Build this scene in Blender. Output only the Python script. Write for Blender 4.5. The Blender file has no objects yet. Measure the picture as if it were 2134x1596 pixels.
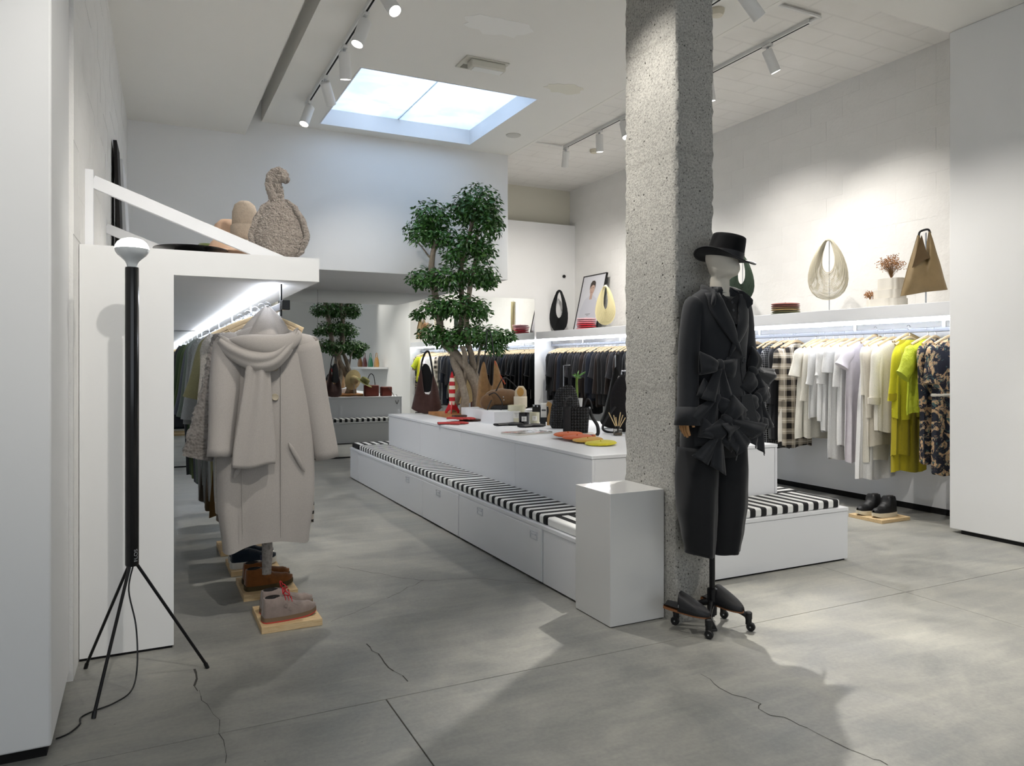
import bpy, math, random
from mathutils import Vector, Matrix, noise
PI = math.pi
C = bpy.context.scene.collection
sc = bpy.context.scene
# ------------------------------------------------------------------ camera
HGT = 1.35
YAW = math.radians(26.328)
cam_d = bpy.data.cameras.new('camera')
cam_d.sensor_width = 36.0
cam_d.lens = 1550.0 / 2134.0 * 36.0
cam_d.shift_y = -41.0 / 2134.0
cam_d.clip_start = 0.05
cam = bpy.data.objects.new('camera', cam_d)
C.objects.link(cam)
cam.location = (0, 0, HGT)
cam.rotation_euler = (PI / 2, 0, -YAW)
sc.camera = cam
# light paths: fewer deep bounces keep the full-size render quick
sc.cycles.max_bounces = 6
sc.cycles.diffuse_bounces = 3
sc.cycles.glossy_bounces = 3
sc.cycles.transmission_bounces = 4
sc.cycles.caustics_reflective = False
sc.cycles.caustics_refractive = False
sc.cycles.adaptive_threshold = 0.05
sc.cycles.adaptive_min_samples = 16
# ------------------------------------------------------------------ world, daylight, exposure
w = bpy.data.worlds.new('world')
sc.world = w
w.use_nodes = True
bg = w.node_tree.nodes['Background']
bg.inputs[0].default_value = (0.80, 0.88, 1.0, 1)
bg.inputs[1].default_value = 0.7
sc.view_settings.view_transform = 'Standard'
sc.view_settings.look = 'None'
sc.view_settings.gamma = 1.0
sc.view_settings.exposure = 0.08
def area(name, loc, rot, sx, sy, power, col=(1, 1, 1), spread=180):
    d = bpy.data.lights.new(name, 'AREA')
    d.shape = 'RECTANGLE'; d.size = sx; d.size_y = sy; d.energy = power; d.color = col
    d.spread = math.radians(spread)
    o = bpy.data.objects.new(name, d); C.objects.link(o)
    o.location = loc; o.rotation_euler = rot
    return o
# daylight from the shop front behind the camera and from the sky above the skylight
area('shopfront_daylight', (0.6, -3.3, 1.75), (PI / 2, 0, 0), 6.6, 2.9, 42, (0.93, 0.97, 1.0))
area('skylight_daylight', (2.57, 7.25, 4.75), (0, 0, 0), 1.7, 1.6, 42, (0.80, 0.89, 1.0))
# ------------------------------------------------------------------ helpers: photo pixel -> point of the place
_fw = Vector((math.sin(YAW), math.cos(YAW), 0)); _rt = Vector((math.cos(YAW), -math.sin(YAW), 0))
def _ray(px, py): return _fw * 1550.0 + _rt * (px - 1067.0) + Vector((0, 0, 757.0 - py))
def on_z(px, py, z=0.0):
    d = _ray(px, py); return Vector((0, 0, HGT)) + d * ((z - HGT) / d.z)
def on_y(px, py, y):
    d = _ray(px, py); return Vector((0, 0, HGT)) + d * (y / d.y)
def on_x(px, py, x):
    d = _ray(px, py); return Vector((0, 0, HGT)) + d * (x / d.x)
# ------------------------------------------------------------------ materials
def lin(h):
    h = h.lstrip('#'); r = []
    for i in (0, 2, 4):
        c = int(h[i:i + 2], 16) / 255
        r.append(c / 12.92 if c <= 0.04045 else ((c + 0.055) / 1.055) ** 2.4)
    return (*r, 1)
class NT:
    def __init__(s, name):
        s.m = bpy.data.materials.new(name); s.m.use_nodes = True
        s.t = s.m.node_tree; s.b = s.t.nodes['Principled BSDF']
    def n(s, typ, _p=None, **inp):
        nd = s.t.nodes.new(typ)
        for k, v in (_p or {}).items(): setattr(nd, k, v)
        for k, v in inp.items():
            key = int(k[1:]) if k[0] == 'i' and k[1:].isdigit() else k.replace('_', ' ')
            s.put(nd.inputs[key], v)
        return nd
    def put(s, sock, v):
        if isinstance(v, bpy.types.NodeSocket): s.t.links.new(v, sock)
        elif isinstance(v, bpy.types.Node): s.t.links.new(v.outputs[0], sock)
        else: sock.default_value = v
    def obj(s): return s.n('ShaderNodeTexCoord').outputs['Object']
    def math(s, op, a, b=0.0, c=None):
        kw = dict(i0=a, i1=b)
        if c is not None: kw['i2'] = c
        return s.n('ShaderNodeMath', {'operation': op}, **kw).outputs[0]
    def mix(s, f, a, b, mode='MIX'):
        nd = s.n('ShaderNodeMixRGB', {'blend_type': mode}); s.put(nd.inputs[0], f); s.put(nd.inputs[1], a); s.put(nd.inputs[2], b)
        return nd.outputs[0]
    def noise(s, scale, detail=3, rough=0.5, vec=None, dist=0.0):
        nd = s.n('ShaderNodeTexNoise', None, Scale=scale, Detail=detail, Roughness=rough, Distortion=dist)
        s.put(nd.inputs['Vector'], vec if vec is not None else s.obj())
        return nd.outputs[0]
    def voro(s, scale, vec=None, feat='F1', out=0):
        nd = s.n('ShaderNodeTexVoronoi', {'feature': feat}, Scale=scale)
        s.put(nd.inputs['Vector'], vec if vec is not None else s.obj())
        return nd.outputs[out]
    def ramp(s, f, stops):
        nd = s.n('ShaderNodeValToRGB'); s.put(nd.inputs[0], f)
        e = nd.color_ramp.elements
        while len(e) < len(stops): e.new(0.5)
        for el, (p, c) in zip(e, stops): el.position = p; el.color = c if isinstance(c, tuple) else lin(c)
        return nd.outputs[0]
    def bump(s, h, strength, dist=0.01):
        b = s.n('ShaderNodeBump', None, Strength=strength, Distance=dist); s.put(b.inputs['Height'], h)
        s.put(s.b.inputs['Normal'], b.outputs[0])
    def xyz(s): return s.n('ShaderNodeSeparateXYZ', None, i0=s.obj())
    def set(s, **k):
        for a, v in k.items(): s.put(s.b.inputs[a.replace('_', ' ')], v)
        return s
_mats = {}
def mat(name, col, rough=0.6, metal=0.0, bump=None, var=None, spec=0.5, coat=0.0, sheen=0.0, emit=None, trans=0.0, ior=1.45):
    """plain procedural material: base colour, optional colour variation (scale, amount) and bump (scale, strength, distance)"""
    if name in _mats: return _mats[name]
    s = NT(name); c = lin(col)
    if var:
        f = s.noise(var[0], 4, 0.6)
        lo = tuple(min(1, x * (1 - var[1])) for x in c[:3]) + (1,); hi = tuple(min(1, x * (1 + var[1])) for x in c[:3]) + (1,)
        s.set(Base_Color=s.ramp(f, [(0.3, lo), (0.7, hi)]))
    else: s.set(Base_Color=c)
    s.set(Roughness=rough, Metallic=metal)
    s.b.inputs['Specular IOR Level'].default_value = spec
    s.b.inputs['IOR'].default_value = ior
    if coat: s.b.inputs['Coat Weight'].default_value = coat
    if sheen: s.b.inputs['Sheen Weight'].default_value = sheen; s.b.inputs['Sheen Roughness'].default_value = 0.5
    if trans: s.b.inputs['Transmission Weight'].default_value = trans
    if emit: s.b.inputs['Emission Color'].default_value = lin(emit[0]); s.b.inputs['Emission Strength'].default_value = emit[1]
    if bump: s.bump(s.noise(bump[0], 4, 0.6), bump[1], bump[2] if len(bump) > 2 else 0.004)
    _mats[name] = s.m
    return s.m
def fabric(name, col, scale=220, strength=0.35, var=0.10, rough=0.92, sheen=0.15):
    return mat(name, col, rough, 0, (scale, strength, 0.002), (scale * 0.6, var), 0.2, 0, sheen)
# ------------------------------------------------------------------ mesh builder
class MB:
    def __init__(s): s.v = []; s.f = []
    def add(s, vs, fs):
        o = len(s.v); s.v += [tuple(p) for p in vs]; s.f += [tuple(i + o for i in q) for q in fs]; return s
    def box(s, x0, x1, y0, y1, z0, z1):
        return s.add([(x0, y0, z0), (x1, y0, z0), (x1, y1, z0), (x0, y1, z0), (x0, y0, z1), (x1, y0, z1), (x1, y1, z1), (x0, y1, z1)],
                     [(0, 3, 2, 1), (4, 5, 6, 7), (0, 1, 5, 4), (1, 2, 6, 5), (2, 3, 7, 6), (3, 0, 4, 7)])
    def bar(s, a, b, wx, wy, up=(0, 0, 1)):
        a = Vector(a); b = Vector(b); t = (b - a).normalized(); u = Vector(up)
        sx = t.cross(u)
        if sx.length < 1e-4: sx = t.cross(Vector((1, 0, 0)))
        sx.normalize(); sy = sx.cross(t).normalized(); q = []
        for p in (a, b):
            for i, j in ((-1, -1), (1, -1), (1, 1), (-1, 1)): q.append(p + sx * wx / 2 * i + sy * wy / 2 * j)
        return s.add(q, [(3, 2, 1, 0), (4, 5, 6, 7), (0, 1, 5, 4), (1, 2, 6, 5), (2, 3, 7, 6), (3, 0, 4, 7)])
    def prism(s, poly, h0, h1, ax='z'):
        n = len(poly)
        def P(a, b, h): return {'z': (a, b, h), 'y': (a, h, b), 'x': (h, a, b)}[ax]
        vs = [P(a, b, h0) for a, b in poly] + [P(a, b, h1) for a, b in poly]
        fs = [tuple(range(n - 1, -1, -1)), tuple(range(n, 2 * n))] + [(i, (i + 1) % n, n + (i + 1) % n, n + i) for i in range(n)]
        return s.add(vs, fs)
    def tube(s, pts, r, seg=8, cap=True, flat=1.0, up=None):
        pts = [Vector(p) for p in pts]; n = len(pts)
        rs = r if isinstance(r, (list, tuple)) else [r] * n
        vs = []; fs = []; prev = None
        for i, p in enumerate(pts):
            t = (pts[min(i + 1, n - 1)] - pts[max(i - 1, 0)])
            t = t.normalized() if t.length > 1e-9 else Vector((0, 0, 1))
            if prev is None:
                g = Vector(up) if up else (Vector((0, 1, 0)) if abs(t.y) < 0.9 else Vector((1, 0, 0)))
            else: g = prev
            b = (g - t * g.dot(t))
            if b.length < 1e-6: b = t.orthogonal()
            b.normalize(); prev = b; a = t.cross(b)
            for k in range(seg):
                an = 2 * PI * k / seg
                vs.append(p + a * math.cos(an) * rs[i] + b * math.sin(an) * rs[i] * flat)
        for i in range(n - 1):
            for k in range(seg):
                k2 = (k + 1) % seg
                fs.append((i * seg + k, i * seg + k2, (i + 1) * seg + k2, (i + 1) * seg + k))
        if cap: fs.append(tuple(range(seg - 1, -1, -1))); fs.append(tuple((n - 1) * seg + k for k in range(seg)))
        return s.add(vs, fs)
    def lathe(s, prof, seg=24, c=(0, 0, 0), sx=1.0, sy=1.0):
        vs = []; fs = []; n = len(prof)
        for r, z in prof:
            for k in range(seg):
                a = 2 * PI * k / seg
                vs.append((c[0] + r * math.cos(a) * sx, c[1] + r * math.sin(a) * sy, c[2] + z))
        for i in range(n - 1):
            for k in range(seg):
                k2 = (k + 1) % seg
                fs.append((i * seg + k, i * seg + k2, (i + 1) * seg + k2, (i + 1) * seg + k))
        if prof[0][0] > 1e-6: fs.append(tuple(range(seg - 1, -1, -1)))
        if prof[-1][0] > 1e-6: fs.append(tuple((n - 1) * seg + k for k in range(seg)))
        return s.add(vs, fs)
    def grid(s, fn, nu, nv, cu=False, flip=False):
        """fn(u,v) with u,v in 0..1; cu closes u"""
        vs = []; fs = []; m = nu if cu else nu + 1
        for j in range(nv + 1):
            for i in range(m): vs.append(tuple(fn(i / nu, j / nv)))
        for j in range(nv):
            for i in range(nu):
                i2 = (i + 1) % m if cu else i + 1
                q = (j * m + i, j * m + i2, (j + 1) * m + i2, (j + 1) * m + i)
                fs.append(q[::-1] if flip else q)
        return s.add(vs, fs)
    def ball(s, c, rx, ry, rz, nu=16, nv=10, fn=None):
        def g(u, v):
            a = 2 * PI * u; b = -PI / 2 + PI * v
            d = Vector((math.cos(a) * math.cos(b), math.sin(a) * math.cos(b), math.sin(b)))
            p = Vector((c[0] + rx * d.x, c[1] + ry * d.y, c[2] + rz * d.z))
            return fn(p, d) if fn else p
        return s.grid(g, nu, nv, True)
    def xf(s, M, start=0):
        s.v = s.v[:start] + [tuple(M @ Vector(p)) for p in s.v[start:]]; return s
    def mesh(s, name, m, smooth=40):
        me = bpy.data.meshes.new(name); me.from_pydata(s.v, [], s.f)
        me.validate(); me.update()
        if m: me.materials.append(m)
        if smooth:
            me.polygons.foreach_set('use_smooth', [True] * len(me.polygons))
            me.set_sharp_from_angle(angle=math.radians(smooth))
        return me
    def build(s, name, m, par=None, loc=None, smooth=40, bevel=0.0, solid=0.0, sub=0, rot=None, bseg=2):
        o = bpy.data.objects.new(name, s.mesh(name, m, smooth)); C.objects.link(o)
        if par: o.parent = par
        if loc: o.location = loc
        if rot: o.rotation_euler = rot
        if solid:
            md = o.modifiers.new('solid', 'SOLIDIFY'); md.thickness = solid; md.offset = 0
        if sub:
            md = o.modifiers.new('sub', 'SUBSURF'); md.levels = sub; md.render_levels = sub
        if bevel:
            md = o.modifiers.new('bevel', 'BEVEL'); md.width = bevel; md.segments = bseg; md.limit_method = 'ANGLE'; md.angle_limit = math.radians(35)
        return o
def tag(o, label=None, cat=None, group=None, kind=None):
    if label: o['label'] = label
    if cat: o['category'] = cat
    if group: o['group'] = group
    if kind: o['kind'] = kind
    return o
def thing(name, label, cat, loc=(0, 0, 0), rz=0.0, group=None, rot=None):
    o = bpy.data.objects.new(name, None); C.objects.link(o)
    o.empty_display_size = 0.05
    o.location = loc; o.rotation_euler = rot if rot else (0, 0, rz)
    return tag(o, label, cat, group)
def struct(o, label=None, cat=None): return tag(o, label, cat, None, 'structure')
def inst(name, me, par, loc=(0, 0, 0), rot=(0, 0, 0), scl=None):
    o = bpy.data.objects.new(name, me); C.objects.link(o); o.parent = par; o.location = loc; o.rotation_euler = rot
    if scl: o.scale = scl
    return o
def copy_tree(o, par=None):
    c = o.copy(); C.objects.link(c); c.parent = par
    for ch in o.children: copy_tree(ch, c)
    return c
def spline(pts, n):
    """Catmull-Rom resample of tuples"""
    P = [Vector(p) for p in pts]; out = []; m = len(P) - 1
    for i in range(n + 1):
        t = i / n * m; k = min(int(t), m - 1); f = t - k
        p0, p1, p2, p3 = P[max(k - 1, 0)], P[k], P[k + 1], P[min(k + 2, m)]
        out.append(0.5 * ((2 * p1) + (p2 - p0) * f + (2 * p0 - 5 * p1 + 4 * p2 - p3) * f * f + (3 * p1 - p0 - 3 * p2 + p3) * f ** 3))
    return out
def lerp(a, b, t): return a + (b - a) * t
def prof(tab, t):
    """smooth interpolation of rows (t, a, b, ...)"""
    for i in range(len(tab) - 1):
        if t <= tab[i + 1][0] or i == len(tab) - 2:
            f = (t - tab[i][0]) / (tab[i + 1][0] - tab[i][0]); f = max(0, min(1, f)); f = f * f * (3 - 2 * f) * 0.6 + f * 0.4
            return [lerp(x, y, f) for x, y in zip(tab[i][1:], tab[i + 1][1:])]
def sgnp(x, p): return math.copysign(abs(x) ** p, x)
# ================================================================== MATERIALS OF THE ROOM
M_wall = mat('white_wall_paint', '#eeeeed', 0.75, 0, (9, 0.08, 0.01), (1.2, 0.012))
M_wall_rough = mat('painted_blockwork', '#ecebe8', 0.8, 0, (26, 0.55, 0.008), (3, 0.02))
M_ceil = mat('ceiling_paint', '#edebe5', 0.85, 0, (6, 0.05, 0.01), (0.9, 0.012))
M_white = mat('white_laminate', '#e9eaec', 0.38, 0, None, (0.8, 0.008))
M_gloss = mat('white_lacquer', '#dcdcda', 0.16, 0, None, None, 0.5, 0.3)
M_black = mat('black_metal', '#141416', 0.35, 0.3)
M_blackp = mat('black_plastic', '#101113', 0.45)
M_dark = mat('shadow_gap_black', '#0c0c0c', 0.9)
M_chrome = mat('brushed_steel', '#b9bcc2', 0.28, 1.0)
M_wood = mat('hanger_wood', '#dcc49e', 0.5, 0, (60, 0.1), (14, 0.14))
M_led = mat('led_strip_light', '#ffffff', 0.5, emit=('#f0f5ff', 30.0))
M_led2 = mat('led_tube_light', '#ffffff', 0.5, emit=('#eef4ff', 18.0))
M_lens = mat('spot_lens_light', '#ffffff', 0.4, emit=('#fff8ee', 12.0))
M_fix = mat('white_fixture', '#e6e6e4', 0.4)
def _mirror():
    s = NT('mirror_glass'); s.set(Base_Color=(0.86, 0.88, 0.87, 1), Metallic=1.0, Roughness=0.0); return s.m
M_mirror = _mirror()
def _concrete_floor():
    s = NT('polished_concrete_floor'); o = s.n('ShaderNodeNewGeometry').outputs['Position']
    big = s.noise(0.55, 5, 0.6, o, 0.6); mid = s.noise(2.3, 6, 0.62, o, 0.8); fine = s.noise(55, 3, 0.6, o)
    st = s.n('ShaderNodeMapping', None, Vector=o); st.inputs['Scale'].default_value = (0.8, 5, 1); st.inputs['Rotation'].default_value = (0, 0, 0.5)
    streak = s.noise(2.0, 5, 0.65, st.outputs[0], 0.7)
    c1 = s.ramp(big, [(0.36, '#7a7c7a'), (0.5, '#9b9b95'), (0.64, '#b2b0a6')])
    c2 = s.ramp(mid, [(0.38, '#727473'), (0.52, '#9d9c96'), (0.66, '#bcbaaf')])
    c = s.mix(0.5, c1, c2); c = s.mix(0.16, c, s.ramp(streak, [(0.38, '#646664'), (0.5, '#8f8e88'), (0.62, '#b9b6a9')]))
    c = s.mix(0.25, c, s.ramp(fine, [(0.3, '#7a7a76'), (0.7, '#a5a39b')]))
    sp = s.voro(9, o); c = s.mix(s.ramp(sp, [(0.018, (1, 1, 1, 1)), (0.03, (0, 0, 0, 1))]), c, lin('#6d6c68'))
    s.set(Base_Color=c, Roughness=s.n('ShaderNodeMapRange', None, Value=mid, i1=0.3, i2=0.7, i3=0.34, i4=0.58).outputs[0])
    s.b.inputs['Specular IOR Level'].default_value = 0.45
    s.bump(s.noise(40, 4, 0.6, o), 0.05, 0.003)
    return s.m
M_floor = _concrete_floor()
def _pillar():
    s = NT('raw_concrete'); o = s.obj()
    n = s.noise(5, 6, 0.65, o); f = s.noise(95, 3, 0.7, o)
    c = s.mix(0.5, s.ramp(n, [(0.3, '#9d9c96'), (0.7, '#b3b1aa')]), s.ramp(f, [(0.38, '#7a7975'), (0.6, '#c2c0b9')]))
    pit = s.voro(17, o); c = s.mix(s.ramp(pit, [(0.07, (1, 1, 1, 1)), (0.11, (0, 0, 0, 1))]), c, lin('#55534f'))
    pit2 = s.voro(46, o); c = s.mix(s.ramp(pit2, [(0.13, (1, 1, 1, 1)), (0.18, (0, 0, 0, 1))]), c, lin('#625f5a'))
    z = s.xyz().outputs[2]
    ring = s.math('PINGPONG', s.math('ADD', z, s.math('MULTIPLY', n, 0.05)), 0.31)
    c = s.mix(s.ramp(ring, [(0.0, (0.35, 0.35, 0.35, 1)), (0.02, (0, 0, 0, 1))]), c, lin('#8a8881'))
    s.set(Base_Color=c, Roughness=0.95)
    h = s.math('ADD', s.math('MULTIPLY', f, 0.6), s.math('MULTIPLY', s.math('MINIMUM', pit, 0.14), 5.0))
    s.bump(h, 0.9, 0.008)
    return s.m
M_pillar = _pillar()
def _hourdis():
    s = NT('painted_ceiling_blocks'); o = s.n('ShaderNodeNewGeometry').outputs['Position']
    br = s.n('ShaderNodeTexBrick', None, Vector=o, Scale=1.0, Mortar_Size=0.012, Brick_Width=0.6, Row_Height=0.24)
    c = s.mix(s.math('MULTIPLY', br.outputs[1], 0.10), s.ramp(s.noise(2, 4, 0.6, o), [(0.3, '#e8e6e1'), (0.7, '#efede9')]), lin('#8f8d87'))
    s.set(Base_Color=c, Roughness=0.85)
    s.bump(s.math('ADD', s.math('MULTIPLY', br.outputs[1], -0.18), s.math('MULTIPLY', s.noise(30, 4, 0.7, o), 0.6)), 0.5, 0.012)
    return s.m
M_hourdis = _hourdis()
# ================================================================== THE ROOM
XR, YB, ZC, ZR = 6.38, 10.55, 3.93, 4.22
# floor: dark bed with cast slabs separated by saw-cut joints
fl = struct(MB().box(-3.2, 6.6, -3.6, 10.9, -0.16, -0.012).build('floor', M_dark))
xs = [-3.2, 0.872, 4.03, 6.6]; ys = [-3.6, 2.905, 10.9]; R2 = [-3.2, 4.03, 6.6]
for j, row in ((0, xs), (1, R2)):
    for i in range(len(row) - 1):
        g = 0.002
        MB().box(row[i] + g, row[i + 1] - g, ys[j] + g, ys[j + 1] - g, -0.05, 0.0).build('slab', M_floor, fl, bevel=0.0015, bseg=1)
def crack(pts, wd, seed):
    r = random.Random(seed); p = []
    for i in range(len(pts) - 1):
        a = Vector(pts[i]); b = Vector(pts[i + 1]); n = max(3, int((b - a).length / 0.05))
        for k in range(n):
            q = a.lerp(b, k / n) + Vector((r.uniform(-1, 1), r.uniform(-1, 1))) * 0.010; p.append(q)
    p.append(Vector(pts[-1])); mb = MB()
    for i in range(len(p) - 1):
        d = (p[i + 1] - p[i]).normalized(); nn = Vector((-d.y, d.x)) * wd * r.uniform(0.3, 1.0) / 2
        mb.add([(*(p[i] - nn), 0.0006), (*(p[i + 1] - nn), 0.0006), (*(p[i + 1] + nn), 0.0006), (*(p[i] + nn), 0.0006)], [(0, 1, 2, 3)])
    return mb.build('crack', M_crack, fl, smooth=0)
M_crack = mat('floor_crack', '#4c4b47', 0.9)
def fz(*l): return [tuple(on_z(a, b)[:2]) for a, b in l]
crack(fz((1465, 1405), (1500, 1435), (1580, 1465), (1590, 1485), (1650, 1500), (1700, 1525), (1800, 1575), (1850, 1594)), 0.006, 1)
crack(fz((700, 1180), (815, 1200), (880, 1210), (990, 1205), (1130, 1218)), 0.004, 2)
crack(fz((885, 1208), (830, 1235), (740, 1275), (690, 1295)), 0.003, 3)
crack(fz((765, 1340), (800, 1380), (850, 1420)), 0.007, 4)
crack(fz((404, 1395), (412, 1440)), 0.010, 5)
crack(fz((412, 1440), (455, 1500), (470, 1590)), 0.003, 6)
# left foreground pier and the rough left wall (it runs slightly out of square)
pier = struct(MB().box(-3.2, -0.285, 2.99, 3.66, 0.035, 3.77).build('wall_left', M_wall, bevel=0.008))
MB().box(-3.2, -0.30, 3.005, 3.66, 0.0, 0.035).build('shadow_gap', M_dark, pier)
WA, WB = Vector((-0.268, 3.66)), Vector((-0.085, 10.9))
ang = math.atan2(WB.y - WA.y, WB.x - WA.x) - PI / 2
wl = struct(MB().box(-0.35, -0.002, 0, 7.3, 0, 4.35).build('wall_left_rear', M_wall_rough, loc=(WA.x, WA.y, 0), rot=(0, 0, ang)))
rb = random.Random(5)
def block_mesh(l, h, d):
    mb = MB(); mb.grid(lambda u, v: (0, 0, 0), 1, 1); mb.v = []; mb.f = []
    mb.box(0, d, 0.0004, l - 0.0004, 0.0005, h - 0.0005); return mb.mesh('block', M_wall_rough, 30)
bl = block_mesh(0.4, 0.2, 0.012); bh = block_mesh(0.2, 0.2, 0.012)
def blockwork(par, L, z0, z1, flip):
    k = 0; z = z0
    while z < z1 - 0.01:
        y = -0.2 if k % 2 else 0.0
        while y < L - 0.01:
            y0 = max(0, y); me = bh if y < 0 or y + 0.4 > L else bl
            if y0 + (0.2 if me is bh else 0.4) <= L + 0.01:
                o = inst('block', me, par, (rb.uniform(-0.0009, 0.0009) + (0 if flip else -0.012), y0, z))
            y += 0.4
        z += 0.2; k += 1
blockwork(wl, 7.2, 1.9, 4.3, False)
# right wall: smooth boarding below the shelf, painted blockwork above
wr = struct(MB().box(0.002, 0.25, 0, 7.2, 0.0, 4.6).build('wall_right', M_wall_rough, loc=(XR, 3.7, 0)))
MB().box(-0.004, 0.012, 0.0, 7.2, 0.055, 1.86).build('boarding', M_white, wr)
blockwork(wr, 7.2, 1.87, 4.27, True)
struct(MB().box(XR - 0.003, XR + 0.02, 3.7, YB, 0.0, 0.055).build('baseboard_right', M_dark))
# right foreground wall with the rack recess behind it
wf = struct(MB().box(5.79, 6.6, -3.4, 3.79, 0.03, 4.0).build('wall_right_front', M_wall, bevel=0.006))
MB().box(5.80, 6.6, -3.4, 3.70, 0.0, 0.03).build('shadow_gap', M_dark, wf)
# back wall, lower part proud of the upper part, mirrors in front
struct(MB().box(-0.3, 6.7, YB, YB + 0.3, 0, 3.62).build('wall_back', M_wall, bevel=0.004))
struct(MB().box(-0.3, 6.7, YB + 0.16, YB + 0.3, 3.62, 4.5).build('wall_back_upper', mat('warm_white_wall', '#d9d5c6', 0.8, 0, (9, 0.08, 0.01))))
mir = thing('wall_mirror', 'floor-to-soffit mirror in tall panels covering the back wall', 'mirror', (0, YB, 0))
for a, b in ((-0.06, 0.31), (0.31, 2.18), (2.18, 4.05), (4.05, 5.62)):
    MB().box(a + 0.0015, b - 0.0015, -0.012, -0.006, 0.02, 2.383).build('mirror_panel', M_mirror, mir, smooth=0)
MB().box(-0.06, 5.62, -0.006, 0.0, 0.02, 2.383).build('backing', M_dark, mir)
MB().box(-0.06, 5.62, -0.012, 0.0, 0.0, 0.02).build('bottom_rail', M_dark, mir)
# hanging mezzanine box at the back
struct(MB().box(-0.25, 4.05, 8.3, YB + 0.1, 2.385, 4.3).build('wall_mezzanine', M_wall, bevel=0.004))
# ceilings
def ceil(mb, m): return struct(mb.build('ceiling', m))
SK = (1.69, 3.452, 6.39, 8.09)
c0 = MB(); t = 0.32
c0.box(1.125, SK[0], -3.4, 8.3, ZC, ZC + t).box(SK[1], 4.07, -3.4, 8.3, ZC, ZC + t)
c0.box(SK[0], SK[1], -3.4, SK[2], ZC, ZC + t).box(SK[0], SK[1], SK[3], 8.3, ZC, ZC + t)
ceil(c0, M_ceil)
ceil(MB().box(-3.2, 0.96, -3.4, 8.3, 3.768, 4.25), M_ceil)
ceil(MB().box(0.9, 1.2, -3.4, 8.3, 4.16, 4.25), M_ceil)
ceil(MB().box(4.07, 6.7, 3.79, 10.9, ZR, ZR + 0.2), M_hourdis)
ceil(MB().box(4.07, 6.7, -3.4, 3.79, 4.0, 4.4), M_ceil)
struct(MB().box(4.055, 4.10, 3.79, 8.3, ZC - 0.002, 4.3).build('trim_1', M_ceil))
# outer shell behind the camera: shop front with a wide opening, side walls
struct(MB().box(-3.4, -3.2, -3.6, 3.0, 0, 4.0).build('wall_left_front', M_wall))
struct(MB().box(-3.4, 6.6, -3.6, -3.45, 3.25, 4.2).box(-3.4, -2.75, -3.6, -3.45, 0, 3.25).box(3.95, 6.6, -3.6, -3.45, 0, 3.25).box(-2.75, 3.95, -3.6, -3.45, 0, 0.28).build('wall_front', M_wall))
wn = struct(MB().box(-2.75, -2.69, -3.56, -3.5, 0.28, 3.25).box(3.89, 3.95, -3.56, -3.5, 0.28, 3.25).box(0.55, 0.61, -3.56, -3.5, 0.28, 3.25).box(-2.75, 3.95, -3.56, -3.5, 3.19, 3.25).box(-2.75, 3.95, -3.56, -3.5, 0.28, 0.34).build('window_2', M_black))
# skylight: painted curb, two milky panes
sky = struct(MB().box(SK[0], SK[0] + 0.012, SK[2] + 0.012, SK[3] - 0.012, ZC - 0.004, 4.098).box(SK[1] - 0.012, SK[1], SK[2] + 0.012, SK[3] - 0.012, ZC - 0.004, 4.098).box(SK[0], SK[1], SK[2], SK[2] + 0.012, ZC - 0.004, 4.098).box(SK[0], SK[1], SK[3] - 0.012, SK[3], ZC - 0.004, 4.098).build('window_1', M_white))
def _milk():
    s = NT('milky_skylight_pane'); n = s.noise(1.6, 6, 0.65, None, 0.8)
    d = s.n('ShaderNodeBsdfTranslucent'); s.put(d.inputs[0], s.ramp(n, [(0.35, '#c4ced8'), (0.65, '#dfe6ee')]))
    g = s.n('ShaderNodeBsdfGlossy', None, Roughness=0.3); g.inputs[0].default_value = (0.5, 0.55, 0.6, 1)
    mx = s.n('ShaderNodeMixShader', None, i0=0.08); s.put(mx.inputs[1], d.outputs[0]); s.put(mx.inputs[2], g.outputs[0])
    s.t.links.new(mx.outputs[0], s.t.nodes['Material Output'].inputs[0]); return s.m
M_milk = _milk()
xm = (SK[0] + SK[1]) / 2
for a, b in ((SK[0] + 0.003, xm - 0.004), (xm + 0.004, SK[1] - 0.003)):
    MB().box(a, b, SK[2] + 0.003, SK[3] - 0.003, 4.10, 4.106).build('pane', M_milk, sky, smooth=0)
MB().box(xm - 0.006, xm + 0.006, SK[2], SK[3], 4.106, 4.13).build('glazing_bar', M_fix, sky)
for q in ((SK[0] - 0.1, SK[0], SK[2] - 0.1, SK[3] + 0.1), (SK[1], SK[1] + 0.1, SK[2] - 0.1, SK[3] + 0.1), (SK[0], SK[1], SK[2] - 0.1, SK[2]), (SK[0], SK[1], SK[3], SK[3] + 0.1)):
    MB().box(*q, 4.25, 4.8).build('curb', M_white, sky)
# flaking repair patches on the ceiling by the skylight
for c, rx, ry, m, sd in (((3.55, 6.05), 0.20, 0.13, '#e6e3d6', 3), ((2.42, 5.15), 0.30, 0.16, '#f3f2ee', 9)):
    rp = random.Random(sd); po = []
    for k in range(22):
        a = 2 * PI * k / 22; q = rp.uniform(0.75, 1.1); po.append((c[0] + rx * q * math.cos(a), c[1] + ry * q * math.sin(a)))
    MB().prism(po, ZC - 0.003, ZC, 'z').build('paint_patch', mat('patch' + m, m, 0.9, 0, (30, 0.3, 0.004)), [o for o in C.objects if o.name == 'ceiling'][0])
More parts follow.
